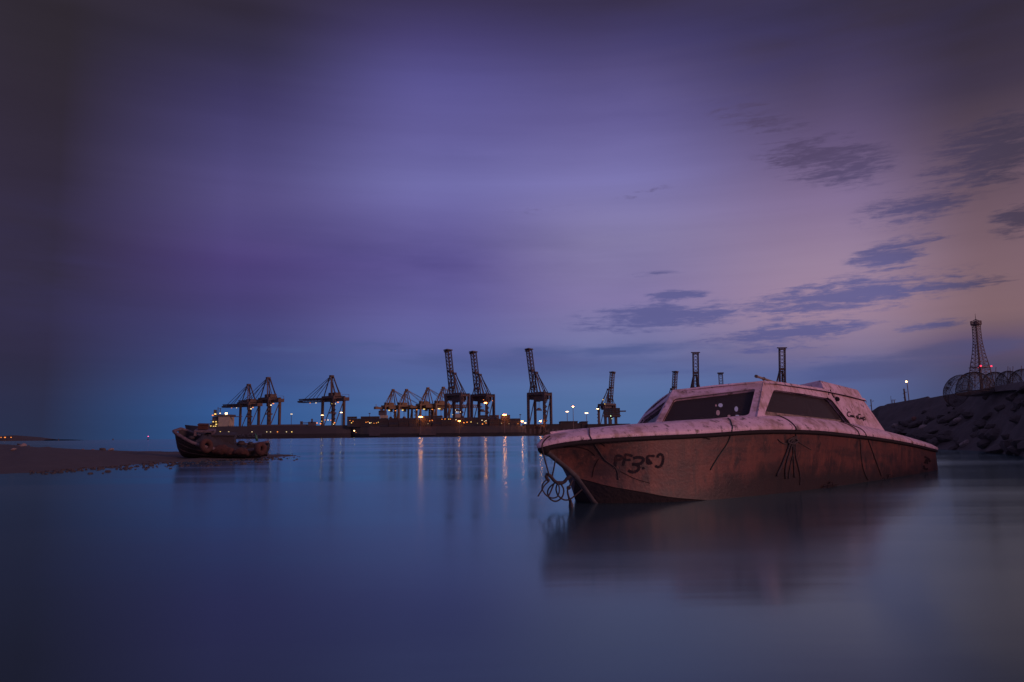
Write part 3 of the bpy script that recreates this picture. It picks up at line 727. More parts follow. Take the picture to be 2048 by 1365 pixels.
def rock(p, size, key='rock', label=None, group=None, name='rock', rnd=random):
    o = place(name, rnd.choice(ROCKS[key])); o.location = p; o.scale = (size*rnd.uniform(.8, 1.3), size*rnd.uniform(.8, 1.3), size*rnd.uniform(.7, 1.1)); o.rotation_euler = (rnd.uniform(-.4, .4), rnd.uniform(-.4, .4), rnd.uniform(0, 6.3))
    return tag(o, label, 'rock', group)

# ================================================================== LEFT SPIT
YLOW = [(-160, 962), (-60, 955), (0, 950), (100, 944), (200, 936), (300, 928), (400, 923), (480, 920), (560, 914), (600, 911.5)]
YTOP = [(-160, 889.5), (-60, 888.5), (0, 888), (60, 893), (120, 896), (200, 900), (340, 903), (450, 906), (560, 909.8), (600, 911)]
ZC_ = [(-160, .44), (0, .42), (200, .25), (340, .15), (450, .11), (560, .04), (600, .004)]
rows = []
for px in range(-160, 602, 8):
    lo = atz(px, spw(YLOW, px), 0); zc = pw(ZC_, px); hi = atz(px, spw(YTOP, px), zc); r = []
    d = (hi-lo); d.z = 0; dn = d.normalized()
    r.append(lo-dn*.8+Vector((0, 0, -.05)))
    for j in range(27):
        tt = j/18; p = lo+d*tt; z = zc*(math.sin(min(tt, 1)*math.pi/2)**.9 if tt <= 1 else 1-(tt-1)*2.2)
        nz = noise.noise(Vector((p.x*1.3, p.y*1.3, 0)))*.05+noise.noise(Vector((p.x*4, p.y*4, 3)))*.022+noise.noise(Vector((p.x*11, p.y*11, 3)))*.012
        p.z = z + nz*min(1, .25+tt*2)*(1 if tt < .95 else .45) - .012; r.append(p)
    rows.append(r)
mb = MB(); mb.grid(rows); tag(mb.build('shore', M['shore'], None, True), kind='structure')
sp_bvh = BVHTree.FromPolygons([Vector(v) for v in mb.v], mb.f)
def on_spit(px, py):
    h = sp_bvh.ray_cast(CAM_P, ray(px, py), 200); return h[0]
for px, py, sz, key, lab in ((38, 886, .20, 'rock', 'large dark rounded boulder on top of the low spit'), (56, 890, .12, 'rock', 'smaller dark boulder beside the big boulder on the spit'), (46, 893, .10, 'pale_rock', 'flat pale stone lying under the big boulder'), (27, 901, .07, 'pale_rock', 'small pinkish pale stone alone on the dark spit slope'),
                             (125, 897, .11, 'rock', 'flat dark stone on the spit crest left of the reddish stones'), (165, 899, .11, 'red_rock', 'reddish stone on the spit crest, left of a pair'), (185, 899.5, .10, 'red_rock', 'reddish tilted stone on the spit crest, right of a pair'),
                             (205, 901, .09, 'rock', 'low dark stone on the crest just right of the reddish pair'), (222, 902, .10, 'pale_rock', 'greyish flat stone near the middle of the spit crest'), (277, 903, .08, 'red_rock', 'small red stone on the crest nearer the wooden boat'), (80, 895, .06, 'rock', 'small dark stone on the crest between boulder and reddish pair')):
    p = on_spit(px, py) or atz(px, py+4, .1)
    rock(p+Vector((0, 0, sz*.25)), sz, key, lab, 'stones on the spit', rnd=random.Random(px))
# wet pebbles scattered off the spit's edge
peb = MB(); rnd = random.Random(3)
for k in range(420):
    px = rnd.uniform(60, 600); p0 = spw(YLOW, px); py = p0+rnd.uniform(-7, 13)*rnd.random()
    if px < 170: py = p0+rnd.uniform(-6, 4)
    c = atz(px, py, .004); s_ = rnd.uniform(.012, .045)*(1.6 if rnd.random() < .1 else 1)
    me = ROCKS['rock'][k % 5]
    q = Euler((0, 0, rnd.uniform(0, 6))).to_matrix()
    base = len(peb.v)
    vv = [(c + q @ Vector((s_*1.5*math.cos(a), s_*math.sin(a), 0))*rnd.uniform(.8, 1.2)) for a in (0, 1.05, 2.1, 3.14, 4.2, 5.2)]
    top = [c + (v-c)*.55 + Vector((0, 0, s_*.5)) for v in vv]
    vv = [v - Vector((0, 0, .02)) for v in vv]
    peb.add(vv+top, [(i, (i+1) % 6, 6+(i+1) % 6, 6+i) for i in range(6)] + [tuple(range(6, 12))])
tag(peb.build('pebbles', M['pebble']), 'dark wet pebbles breaking the water along the spit edge', 'pebbles', kind='stuff')

# ================================================================== OLD WOODEN BOAT
wbY = 20.6
wb_o = atz(446, 916, .03)
wb = empty('wooden_boat', label='old wooden fishing boat beached at the tip of the spit', cat='boat')
scl = wb_o.y/FPX      # metres per photo pixel at the boat
WM = Matrix.Translation(wb_o) @ (Matrix.Rotation(R(14), 3, 'Z') @ Matrix.Rotation(R(1.5), 3, 'Y') @ Matrix.Rotation(R(9), 3, 'X')).to_4x4()
wb.matrix_world = WM
U = lambda v: v*scl
def wsec(u):
    x = -88+172*u
    hw = spw([(0, 19), (.02, 26), (.06, 31), (.14, 38), (.3, 43), (.55, 42), (.8, 36), (1, 27)], u)
    zs = spw([(0, 54), (.1, 46), (.22, 36), (.4, 27), (.6, 22), (.8, 21), (1, 28)], u)
    kz = spw([(0, 16), (.06, 4), (.2, 0), (.8, 0), (1, 5)], u)
    xo = lambda f: (1-f)*(5 if u < .12 else 0)*(1-u/.12 if u < .12 else 0)
    return x, hw, zs, kz, xo
hb = MB(); inn = MB()
us = [i/40 for i in range(41)]
for sg in (-1, 1):
    rows = []; rin = []
    for u in us:
        x, hw, zs, kz, xo = wsec(u); r = []
        for j in range(9):
            f = j/8; r.append((U(x+xo(f)), U(sg*hw*(.15+.85*f**.55)), U(kz+(zs-kz)*f)))
        rows.append(r)
        rin.append([(U(x+2), U(sg*(hw-4)), U(zs-1)), (U(x+2), U(sg*(hw-6)), U(zs-12)), (U(x+2), 0, U(zs-12))])
    hb.grid(rows, flip=sg > 0); inn.grid(rin, flip=sg < 0)
x, hw, zs, kz, xo = wsec(1)
hb.grid([[(U(x), U(hw*(.15+.85*(j/8)**.55)*k/4), U(kz+(zs-kz)*j/8)) for k in range(-4, 5)] for j in range(9)])
hb.build('hull', M['old_wood'], wb, True, 45); inn.build('inner_deck', M['tarp'], wb, True, 40)
# strakes proud of the hull on the side that shows
for f in (.35, .62, .82):
    pts = []
    for u in us[2:]:
        x, hw, zs, kz, xo = wsec(u); pts.append((U(x+xo(f)), U(-hw*(.15+.85*f**.55)-1), U(kz+(zs-kz)*f)))
    MB().tube(pts, U(1.3), 6).build('strake', M['old_wood'], wb, True)
ra = MB(); pts = []
for sg, seq in ((-1, us[::-1]), (1, us[1:])):
    for u in seq:
        x, hw, zs, kz, xo = wsec(u); pts.append((U(x-1), U(sg*hw), U(zs)))
ra.tube(pts, U(3.2), 8); ra.build('rail', M['rail_wood'], wb, True)
# tarpaulin-covered middle
tp = MB(); rows = []
for i in range(20):
    u = .24+.52*i/19; x, hw, zs, kz, xo = wsec(u); r = []
    hgt = spw([(.24, 6), (.3, 17), (.45, 18), (.6, 10), (.76, 1)], u)
    for k in range(-6, 7):
        f = k/6; r.append((U(x), U(hw*1.02*f), U(zs-1+hgt*(1-abs(f)**2.5)+1.5*math.sin(i*1.9+k))-(U(3) if abs(k) == 6 else 0)))
    rows.append(r)
tp.grid(rows); tp.build('tarpaulin', M['tarp'], wb, True)
ec = MB(); ec.box((U(-2), U(4), U(36)), (U(46), U(34), U(20))); ec.box((U(-2), U(4), U(46.6)), (U(50), U(38), U(2.2))); ec.build('engine_cover', M['tarp'], wb)
for q, (x_, y_, z_, r_) in enumerate(((-58, -12, 38, 6), (34, -8, 27, 8), (50, 6, 25, 6), (62, -6, 25, 5))):
    mc = MB(); mc.lathe([(0, 0), (U(r_), U(1)), (U(r_*1.05), U(r_*.5)), (U(r_*.6), U(r_)), (0, U(r_*1.1))], 9, (U(x_), U(y_), U(z_))); mc.build('gear_sack', M['old_wood'] if q % 2 else M['tarp'], wb, True)
bx = MB(); bx.box((U(-40), U(8), U(60)), (U(18), U(16), U(8))); bx.box((U(-40), U(8), U(64.5)), (U(20), U(18), U(1.4))); bx.build('hatch_box', M['orange_net'], wb)
bx = MB(); bx.box((U(-36), U(4), U(53)), (U(36), U(30), U(3))); bx.box((U(-52), U(4), U(49)), (U(4), U(30), U(10))); bx.box((U(-20), U(4), U(49)), (U(4), U(30), U(10))); bx.build('cross_plank', M['rail_wood'], wb)
def tyre_at(px, py, R_px, r_px, rz, tilt, label, dy=0.0):
    c = at(px, py, wb_o.y-.80+dy); R_, r_ = U(R_px), U(r_px)
    m_ = MB(); rows = []
    for i in range(28):
        a = 2*math.pi*i/28; cx, cz = math.cos(a), math.sin(a)
        rows.append([((R_+r_*math.cos(b2))*cx, r_*1.25*math.sin(b2), (R_+r_*math.cos(b2))*cz) for b2 in [2*math.pi*k/12 for k in range(12)]])
    m_.grid(rows+[rows[0]], closed=True)
    o = m_.build('tyre', M['tyre'], None, True); o.location = c; o.rotation_euler = (R(tilt), 0, R(rz))
    return tag(o, label, 'tyre', 'tyres slung on the wooden boat')
tyre_at(412.5, 892, 9.5, 4.6, 60, -8, 'muddy red tyre slung as a fender near the high bow of the wooden boat')
tyre_at(521, 898, 8.5, 5.0, 62, -5, 'muddy red tyre hung at the low stern of the wooden boat', .25)
def bundle(px, py, w, h, label, seed):
    c = at(px, py, wb_o.y-.58); m_ = MB(); rows = []; rnd_ = random.Random(seed)
    for i in range(15):
        f = i/14*2-1; r = []
        for k in range(10):
            a = 2*math.pi*k/10; q = math.sqrt(max(0, 1-f*f))*.9+.1; nz_ = 1+.5*noise.noise(Vector((f*3+seed, math.cos(a)*1.5, math.sin(a)*1.5)))
            r.append((U(w)*f, U(7)*math.cos(a)*q*nz_, U(h)*math.sin(a)*q*nz_ - U(4)*f*f))
        rows.append(r)
    m_.grid(rows, closed=True); o = m_.build('net_bundle', M['orange_net'], None, True); o.location = c; o.rotation_euler = (0, R(8), R(10))
    return tag(o, label, 'net', 'nets on the wooden boat side')
bundle(447, 900, 24, 9, 'orange-brown net bundle hanging beside the bow tyre of the wooden boat', 1)
bundle(484, 903, 15, 7, 'smaller orange-brown net bundle low on the wooden boat near its stern', 5)
gb = MB(); c = at(514, 882, wb_o.y-.1); gb.lathe([(0, 0), (U(2.4), 0), (U(2.6), U(9)), (U(1.2), U(12)), (U(.8), U(15)), (0, U(15))], 10); o = gb.build('bottle_float', M['green_bottle'], None, True); o.location = c; o.rotation_euler = (0, R(-14), 0)
tag(o, 'small green bottle-shaped float standing at the wooden boat stern', 'float')

# ================================================================== FAR LEFT: headland and markers
hd = MB(); rows = []
for i in range(40):
    px = -260+i*9.2; hh = spw([(-260, 14), (-60, 12), (0, 9.8), (20, 11.5), (34, 10.2), (44, 6), (50, 2.6), (100, 2.4)], px)
    c = at(px, 880, 3000); u = 2.0
    rows.append([(c.x, 2960, -1), (c.x, 2975, hh*u*.8), (c.x, 3020, hh*u+noise.noise(Vector((i*.4, 0, 0)))*2*(hh > 4)), (c.x, 3150, hh*u*.7), (c.x, 3300, -1)])
hd.grid(rows); tag(hd.build('headland', M['hill'], None, True), kind='structure')
def small_light(px, py, Y, size, mat, label, cat='lamp', group=None, name='lamp', aspect=(1, 1, 1)):
    c = at(px, py, Y); k = size*.8*Y/FPX
    o = MB().lathe([(0, -.5), (.42, -.35), (.5, 0), (.42, .35), (0, .5)], 8).build(name, M[mat], None, True); o.location = c; o.scale = (k*aspect[0], k*aspect[1], k*aspect[2])
    return tag(o, label, cat, group)
for px, w, lab in ((2, 2.4, 'orange lamp at the picture edge on the far headland'), (10, 3.6, 'brightest orange lamp on the far headland'), (22, 2.6, 'orange lamp nearest the sea on the far headland')):
    small_light(px, 875.3, 2950, w, 'lit_small_o', lab, group='lamps on the headland', name='headland_lamp', aspect=(1.2, 1, .7))
def marker(px, py, Y, h, label, lit=False):
    e = empty('channel_marker', at(px, py, Y), label=label, cat='buoy', group='channel markers on the sea'); e.location.z = 0; k = Y/FPX
    m_ = MB(); m_.lathe([(0, -.5), (k*1.6, -.5), (k*1.6, k*1.0), (k*.9, k*1.6), (0, k*1.6)], 10); m_.build('float', M['dark_box'], e)
    m_ = MB(); m_.tube([(0, 0, k*1.4), (0, 0, k*h)], k*.55, 6); m_.box((0, 0, k*h*.8), (k*1.4, k*.3, k*.8)); m_.build('mast', M['dark_box'], e)
    if lit: m_ = MB(); m_.lathe([(0, k*(h-.4)), (k*.9, k*(h+.2)), (k*.9, k*(h+1)), (0, k*(h+1.5))], 8); m_.build('light', M['lit_pink'], e)
marker(117, 881, 1500, 4, 'small unlit marker on the horizon nearest the headland')
marker(226, 880, 1500, 3, 'tiny unlit marker on the horizon in the middle of the open sea')
marker(296, 879.4, 1300, 6, 'marker buoy with a pink light on the horizon', True)

# ================================================================== PORT: quay, cranes, ships
QZ = 4.0
mb = MB()
xl = at(395, 870, 990).x; xr = at(1800, 865, 990).x
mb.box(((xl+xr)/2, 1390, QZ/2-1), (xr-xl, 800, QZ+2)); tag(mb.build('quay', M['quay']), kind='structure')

def truss(mb, a, b, w, d, n, chord, lace):      # box truss from a to b, local y width w, depth d
    a = Vector(a); b = Vector(b); ax = (b-a).normalized(); yv = Vector((0, 1, 0)); zv = ax.cross(yv).normalized()
    C = lambda t_, sy, sz: a.lerp(b, t_)+yv*sy*w/2+zv*sz*d/2
    for sy in (-1, 1):
        for sz in (-1, 1): mb.bar(C(0, sy, sz), C(1, sy, sz), chord)
    for i in range(n):
        t0, t1, tm = i/n, (i+1)/n, (i+.5)/n
        for sz in (-1, 1):
            mb.bar(C(t0, -1, sz), C(t0, 1, sz), lace); mb.bar(C(t0, -1, sz), C(t1, 0, sz), lace*.8); mb.bar(C(t0, 1, sz), C(t1, 0, sz), lace*.8)
        for sy in (-1, 1):
            mb.bar(C(t0, sy, -1), C(t0, sy, 1), lace); mb.bar(C(t0, sy, -1), C(tm, sy, 1), lace); mb.bar(C(tm, sy, 1), C(t1, sy, -1), lace)
def make_crane(up, steel, lean=83.0, lights=()):
    e = empty('container_crane', (0, 0, 0))
    G, W, H = 24.0, 17.0, 50.0
    for x in (0, -G):
        for y in (-W/2, W/2):
            MB().bar((x, y, 0), (x, y, H), 3.0, 2.6).build('leg', steel, e)
    for y in (-W/2, W/2):
        MB().bar((1.5, y, H+.2), (-G-1.5, y, H+.2), 2.0, 3.2).build('portal_beam', steel, e)
        MB().bar((0, y, 8), (-G, y, 8), 1.5, 1.9).build('sill_beam', steel, e)
    for x in (0, -G):
        MB().bar((x, -W/2, 1.6), (x, W/2, 1.6), 2.0, 2.4).build('sill_beam', steel, e)
        MB().bar((x, -W/2, H-1), (x, W/2, H-1), 1.8, 2.6).build('cross_beam', steel, e)
        MB().bar((x, -W/2, H-3), (x, W/2, 6), .9).build('brace', steel, e)
    for y in (-3.3, 3.3):
        MB().box((-11, y, H-4.4) if up else (-17, y, H-3.4), (26, 1.6, 5.6) if up else (46, 1.3, 3.8)).build('girder', steel, e)
    mh = MB(); hz = H-5.5 if up else H+3.4; mh.box((-14, 0, hz), (15, 9, 7.5 if up else 4.4)); mh.box((-15, 0, H+2.2 if up else H+5.9), (14, 10, .8)); mh.bar((-21, 3, H+2), (-21, 3, H+7), .6); mh.build('machinery_house', steel, e)
    bk = MB()
    if not up: bk.box((-38, 0, H-3), (5, 9, 4.5)); bk.bar((-40, -4, H-1), (-40, -4, H+3), .35); bk.bar((-36, 4, H-1), (-36, 4, H+3), .35); bk.bar((-40, -4, H+3), (-36, 4, H+3), .3); 
    if not up: bk.build('backreach_platform', steel, e)
    af = MB()
    AP = 79.0 if not up else 78.0; AX = -7.0
    for y in (-1, 1):
        af.bar((0, y*W/2*.8, H+1), (AX+1, y*2.0, AP), 1.2); af.bar((-G*.75, y*W/2*.8, H+1), (AX-1, y*2.0, AP), 1.3); af.bar((-G*.5, y*W/2*.5, H+2), (AX-.5, y*1.5, AP-8), .7)
        af.bar((-G*.93, y*W/2*.6, H+1), (AX-1.2, y*1.6, AP-1), .8)
    af.box((AX, 0, AP+.4), (4.0, 5.4, 2.0)); af.bar((AX-3.3, -1.5, AP-9), (AX+2.0, 1.5, AP-9), .5); af.bar((AX-1.5, 0, AP-1), (AX-5, 0, AP-4), .5); af.bar((AX-5, 0, AP-4), (AX-4.5, 0, AP-8), .35)
    af.build('apex_frame', steel, e)
    bo = MB()
    if up:
        dv = Vector((math.cos(R(lean)), 0, math.sin(R(lean)))); a = Vector((-5.0, 0, H-3)); b_ = a+dv*63
        truss(bo, a, b_, 7.0, 4.6, 13, 1.0, .42)
        bo.box(b_+dv*.3, (6.5, 11.5, 1.4), Matrix.Rotation(R(90-lean), 3, 'Y')); bo.box(b_-dv*2+Vector((2.6, 0, 0)), (3, 8, 1.6))
        for tt in (.54, .56, .20): bo.box(a.lerp(b_, tt), (4.4, 7.0, 1.6), Matrix.Rotation(R(90-lean), 3, 'Y'))
        bo.build('boom', steel, e)
        for y in (-2, 2): MB().bar((AX+.5, y, AP), a.lerp(b_, .50)+Vector((0, y, 0)), .4).build('stay', steel, e)
        for y in (-6, 6): MB().bar((0, y, H+1), a.lerp(b_, .30)+Vector((1.5, y*.5, 0)), .7).build('strut', steel, e)
    else:
        truss(bo, (1.0, 0, H-2.6), (63, 0, H-2.0), 7.0, 4.6, 18, .9, .4); bo.box((64, 0, H-3), (3, 8, 2)); bo.box((32, 0, H-4.4), (62, 5, .5))
        bo.build('boom', steel, e)
        for xb in (31, 50):
            for y in (-3, 3): MB().bar((AX, y*.5, AP), (xb, y, H), .5).build('stay', steel, e)
    cbn = MB(); cbn.box((-10, 0, H-8), (4, 4.5, 4.0)); cbn.box((-12, 0, H-5.5), (9, 6, 1.2)); cbn.build('trolley_cab', steel, e)
    spd = MB()
    for y in (-2, 2): spd.bar((-11, y, H-6), (-11, y, 30), .28)
    spd.box((-11, 0, 29.3), (3, 10, 1.8)); spd.box((-11, 0, 31.0), (2.4, 5, 1.8)); spd.build('spreader', steel, e)
    zz = MB()
    for k in range(7):
        z0 = 6+k*6; zz.bar((-G-1, W/2, z0), (-G-3.6, W/2, z0+3), .7); zz.bar((-G-3.6, W/2, z0+3), (-G-1, W/2, z0+6), .7); zz.box((-G-3.4, W/2, z0+3), (1.4, 2, .8))
    zz.build('stairway', steel, e)
    for (x, y, z, s_, mt) in lights:
        MB().box((x, y, z), (s_*1.3, s_*1.3, s_*.8)).build('floodlight', M[mt], e)
    return e
DL = [(30, -2, 44.3, .8, 'lit_small_w'), (38, 2, 44.4, .8, 'lit_small_o'), (-12, -2, 41.5, 1.4, 'lit_small_w'), (-16, 4, 41.5, 1.4, 'lit_small_y'), (-26, 3, 43, 1.3, 'lit_small_o'), (-24, 9, 24, .9, 'lit_small_w'), (-25, 9, 14, .9, 'lit_small_w')]
p_down = make_crane(False, M['crane_lit_brown'], lights=DL)
p_up = make_crane(True, M['crane_steel'], 82.5)
p_amber = make_crane(False, M['crane_lit_amber'], lights=[(4, 0, 43.5, 1.5, 'lit_small_w'), (-14, 0, 43, 1.7, 'lit_small_y'), (14, 2, 44, 1.4, 'lit_small_w'), (-26, 3, 42, 1.3, 'lit_small_o')])
protos = {'down': [p_down, 0], 'up': [p_up, 0], 'amber': [p_amber, 0]}
def crane(kind, px, ylevel, Y, heading, scale, label):
    p = protos[kind]; o = p[0] if p[1] == 0 else copy_tree(p[0]); p[1] += 1
    c = at(px, 850, Y); o.location = (c.x, Y, QZ); o.rotation_euler = (0, 0, R(heading)); o.scale = (scale,)*3
    return tag(o, label, 'crane', 'harbour cranes along the far quay')
# heading: direction of the boom, degrees from +x (right), anticlockwise from above
crane('down', 490, 0, 1010, 140, .86, 'leftmost harbour crane with its boom lowered over the white ship house')
crane('down', 528, 0, 1010, 140, .97, 'taller crane with lowered boom overlapping the leftmost crane')
crane('down', 655, 0, 1010, 140, .99, 'lone crane with lowered boom between the two ships')
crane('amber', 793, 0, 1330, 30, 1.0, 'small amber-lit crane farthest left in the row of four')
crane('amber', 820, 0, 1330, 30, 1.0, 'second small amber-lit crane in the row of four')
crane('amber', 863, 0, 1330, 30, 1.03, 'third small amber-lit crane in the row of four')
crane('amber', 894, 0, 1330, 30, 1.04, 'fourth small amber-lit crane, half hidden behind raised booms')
crane('up', 900, 0, 985, 147, 1.0, 'crane with the tallest raised boom, left of a close pair')
crane('up', 951, 0, 1010, 147, 1.0, 'raised-boom crane, right of a close pair above the container ship')
crane('up', 1064, 0, 985, 147, 1.0, 'raised-boom crane standing alone right of the container ship')
crane('up', 1225, 0, 1300, 33, .95, 'small raised-boom crane just left of the cruiser windscreen')
crane('up', 1352, 0, 1290, 33, .94, 'small raised boom showing above the front of the cruiser roof')
crane('up', 1396, 0, 1000, 268, .95, 'wide raised boom seen face on, left of two above the roof')
crane('up', 1446, 0, 1330, 80, .94, 'thin raised boom between the two wide booms above the roof')
crane('up', 1571, 0, 955, 268, .95, 'wide raised boom seen face on above the roof pole')

# ---- ship 1 (left)
def px_x(px, Y): return at(px, 868, Y).x
def ship_hull(e, x0, x1, Yn, beam, h, bow_left=True):
    m_ = MB(); rows = []
    n = 24
    for i in range(n+1):
        u = i/n; x = x0+(x1-x0)*u; taper = min(1, (u/.12)**.6 if u < .12 else 1); taper = taper*(1 if u < .93 else 1-(u-.93)*3)
        hh = h*(1+.18*max(0, 1-u/.10)); r = []
        for f in (-1, -.96, 0, .96, 1):
            pass
        yc = Yn+beam/2; hw = beam/2*max(taper, .04)
        rows.append([(x+(6*(1-u/.12) if u < .12 else 0), yc-hw*.8, -1), (x, yc-hw, h*.35), (x-(4*(1-u/.12) if u < .12 else 0), yc-hw, hh), (x-(4*(1-u/.12) if u < .12 else 0), yc+hw, hh), (x, yc+hw, h*.35), (x, yc+hw*.8, -1)])
    m_.grid(rows); m_.add(rows[0], [tuple(range(6))]); m_.add(rows[-1], [tuple(range(6))])
    return m_.build('hull', M['ship_hull'], e)
Y1 = 945
ship1 = empty('cargo_ship', (0, 0, 0), label='long dark cargo ship with a pale lit deckhouse at its left end', cat='ship')
k1 = Y1/FPX
h1 = (877-852)*k1
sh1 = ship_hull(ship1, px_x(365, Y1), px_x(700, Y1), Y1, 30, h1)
def zpx(px, py, Y): return at(px, py, Y).z
def boxpx(mb, xa, xb, ya, yb, Y, depth):
    x0, x1 = at(xa, yb, Y).x, at(xb, yb, Y).x; z1, z0 = zpx((xa+xb)/2, ya, Y), zpx((xa+xb)/2, yb, Y)
    mb.box(((x0+x1)/2, Y+depth/2, (z0+z1)/2), (abs(x1-x0), depth, abs(z1-z0))); return mb
hs = MB(); boxpx(hs, 436, 458.5, 833, 857, Y1+3, 16); hs.build('deckhouse', M['ship_white'], ship1)
hs = MB(); boxpx(hs, 424, 436.2, 834, 853, Y1+6, 14); boxpx(hs, 419, 437, 847, 858, Y1+4, 18); boxpx(hs, 415, 430, 851, 858, Y1+3, 20); boxpx(hs, 420, 437, 841, 842.2, Y1+2, 18); boxpx(hs, 421, 437, 845, 846, Y1+2, 18); hs.build('deck_tier', M['ship_grey'], ship1)
br = MB(); boxpx(br, 427, 460, 829.5, 833.2, Y1+2, 20); boxpx(br, 454, 483, 833, 834.5, Y1+4, 3); br.build('bridge', M['ship_grey'], ship1)
ms = MB(); boxpx(ms, 434.8, 436, 815, 830, Y1+8, .8); boxpx(ms, 438, 442, 817, 818, Y1+8, 1); boxpx(ms, 439.5, 440.5, 818, 830, Y1+8, .8); boxpx(ms, 427, 431, 820, 830, Y1+9, 4); ms.build('mast', M['ship_grey'], ship1)
fw = MB(); boxpx(fw, 455, 492, 853.6, 854.3, Y1+2, .6)
for q in range(457, 492, 4): boxpx(fw, q, q+.6, 851, 856, Y1+2, .5)
boxpx(fw, 498, 610, 849.5, 852.3, Y1+6, 18); boxpx(fw, 600, 604, 843, 852, Y1+8, 4); boxpx(fw, 602.5, 618, 845.5, 847, Y1+8, 2); boxpx(fw, 616, 630, 844, 852, Y1+8, 6); boxpx(fw, 622, 625, 838, 846, Y1+8, 2)
fw.build('deck_fitting', M['ship_grey'], ship1)
for px, py, s_, mt in ((425.5, 831, 2.6, 'lit_small_o'), (430.5, 828.6, 3.4, 'lit_small_y'), (440.2, 827, 2.2, 'lit_small_w'), (452.5, 827.5, 4.2, 'lit_white'), (426.5, 844, 2.3, 'lit_small_y'), (432, 844, 2.3, 'lit_small_y'), (432.5, 849, 2.6, 'lit_small_y'), (421.5, 852.5, 2.0, 'lit_small_y'), (427, 853, 1.8, 'lit_small_y'), (431, 853, 2.4, 'lit_small_y'),
                       (417.5, 857.2, 2.4, 'lit_small_y'), (424.5, 857.3, 2.8, 'lit_small_y'), (431.5, 857.2, 2.6, 'lit_small_y'), (422.5, 861.8, 2.2, 'lit_small_y')):
    m_ = MB(); c = at(px, py, Y1+1.5); k = s_*k1; m_.box(c, (k, .6, k*.7)); m_.build('lit_window', M[mt], ship1)
for px, mt in ((440.5, 'lit_small_y'), (457.5, 'lit_dim_y'), (504, 'lit_dim_y'), (533.5, 'lit_dim_y'), (541, 'lit_dim_y'), (555, 'lit_small_o'), (573, 'lit_dim_y'), (583.5, 'lit_small_y')):
    m_ = MB(); c = at(px, 864.2, Y1-.6); m_.box(c, (1.1, .5, 1.0)); m_.build('deck_lamp', M[mt], ship1)
def letters(text, x0, x1, zc, Y, size, mat, parent):
    cu = bpy.data.curves.new('lettering', 'FONT'); cu.body = text; cu.size = size; cu.align_x = 'LEFT'; cu.extrude = .02
    o = bpy.data.objects.new('lettering', cu); col.objects.link(o); bpy.context.view_layer.update()
    me = bpy.data.meshes.new_from_object(o.evaluated_get(bpy.context.evaluated_depsgraph_get())); bpy.data.objects.remove(o)
    xs = [v.co.x for v in me.vertices]; w = max(xs)-min(xs); k = (x1-x0)/w
    for v in me.vertices: v.co = Vector((x0+(v.co.x-min(xs))*k, Y-v.co.z, zc+v.co.y))
    me.materials.clear(); me.materials.append(mat); return place('lettering', me, parent)
letters('CMA CGM', px_x(463, Y1), px_x(523, Y1), (877-873.5)*k1+.3, Y1-.12, 5.6, M['ship_letters'], ship1)

# ---- ship 2 (middle) with containers
Y2 = 940; k2 = Y2/FPX
ship2 = empty('container_ship', (0, 0, 0), label='dark container ship moored below the raised cranes', cat='ship')
h2 = 13.0
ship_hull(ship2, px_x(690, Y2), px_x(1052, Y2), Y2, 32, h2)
hs = MB(); boxpx(hs, 757, 771, 822, 831, Y2+14, 10); boxpx(hs, 759, 769, 821, 823, Y2+12, 14); hs.build('bridge', M['ship_grey'], ship2)
hs = MB(); boxpx(hs, 760, 773, 831, 836.5, Y2+13, 12); hs.build('deckhouse', M['ship_white'], ship2)
hs = MB(); boxpx(hs, 911, 920, 828, 836, Y2+13, 12); hs.build('funnel_casing', M['ship_white'], ship2)
hs = MB(); boxpx(hs, 1040, 1041, 829, 853, Y2+10, .6); boxpx(hs, 1038.6, 1042.4, 829, 830.5, Y2+10, .6); hs.build('mast', M['ship_grey'], ship2)
hs = MB(); boxpx(hs, 738.5, 739.5, 827, 840, Y2+10, .6); boxpx(hs, 737, 741, 826.5, 828, Y2+10, 1); hs.build('mast', M['ship_grey'], ship2)
m_ = MB(); boxpx(m_, 738, 760, 853.5, 872, Y2-.25, .3); m_.build('hull_patch', M['hull_patch'], ship2)['label'] = 'paler rectangular patch on the dark hull'
m_ = MB(); boxpx(m_, 838, 872, 853.5, 871, Y2-.25, .3); m_.build('hull_patch', M['hull_patch'], ship2)['label'] = 'broad paler patch on the dark hull'
hs = MB(); boxpx(hs, 700, 1040, 839, 856, Y2+16, 8); hs.build('hatch_block', M['ship_hull'], ship2)
cont_me = []
for mat in CONT:
    m_ = MB(); m_.box((0, 0, 0), (11.9, 2.4, 2.5))
    for q in range(-5, 6): m_.box((q*1.08, -1.22, 0), (.5, .1, 2.2))
    me = m_.mesh('shipping_container'); me.materials.append(mat); cont_me.append(me)
def stack(pxa, pxb, ytop, Y, z0, rows_, group, label, seed):
    rnd_ = random.Random(seed); xa, xb = at(pxa, 850, Y).x, at(pxb, 850, Y).x; n = max(1, round((xb-xa)/12.4)); tiers = max(1, round((zpx((pxa+pxb)/2, ytop, Y)-z0)/2.62))
    for i in range(n):
        for j in range(tiers):
            for r_ in range(rows_ if j == tiers-1 else 1):
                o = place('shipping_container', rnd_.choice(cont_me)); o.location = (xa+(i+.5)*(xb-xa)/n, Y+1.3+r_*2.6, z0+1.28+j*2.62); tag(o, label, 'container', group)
stack(696, 711, 835, Y2+2, h2+.3, 1, 'containers forward on the ship', 'container in the short stack right of the lone crane', 1)
stack(714.5, 722, 836, Y2+2, h2+.3, 1, 'containers in the second stack', 'container at the low step beside the long stack left of the ship bridge', 2)
stack(722, 757, 831.5, Y2+2, h2+.3, 2, 'containers left of the ship bridge', 'container in the long stack left of the ship bridge', 3)
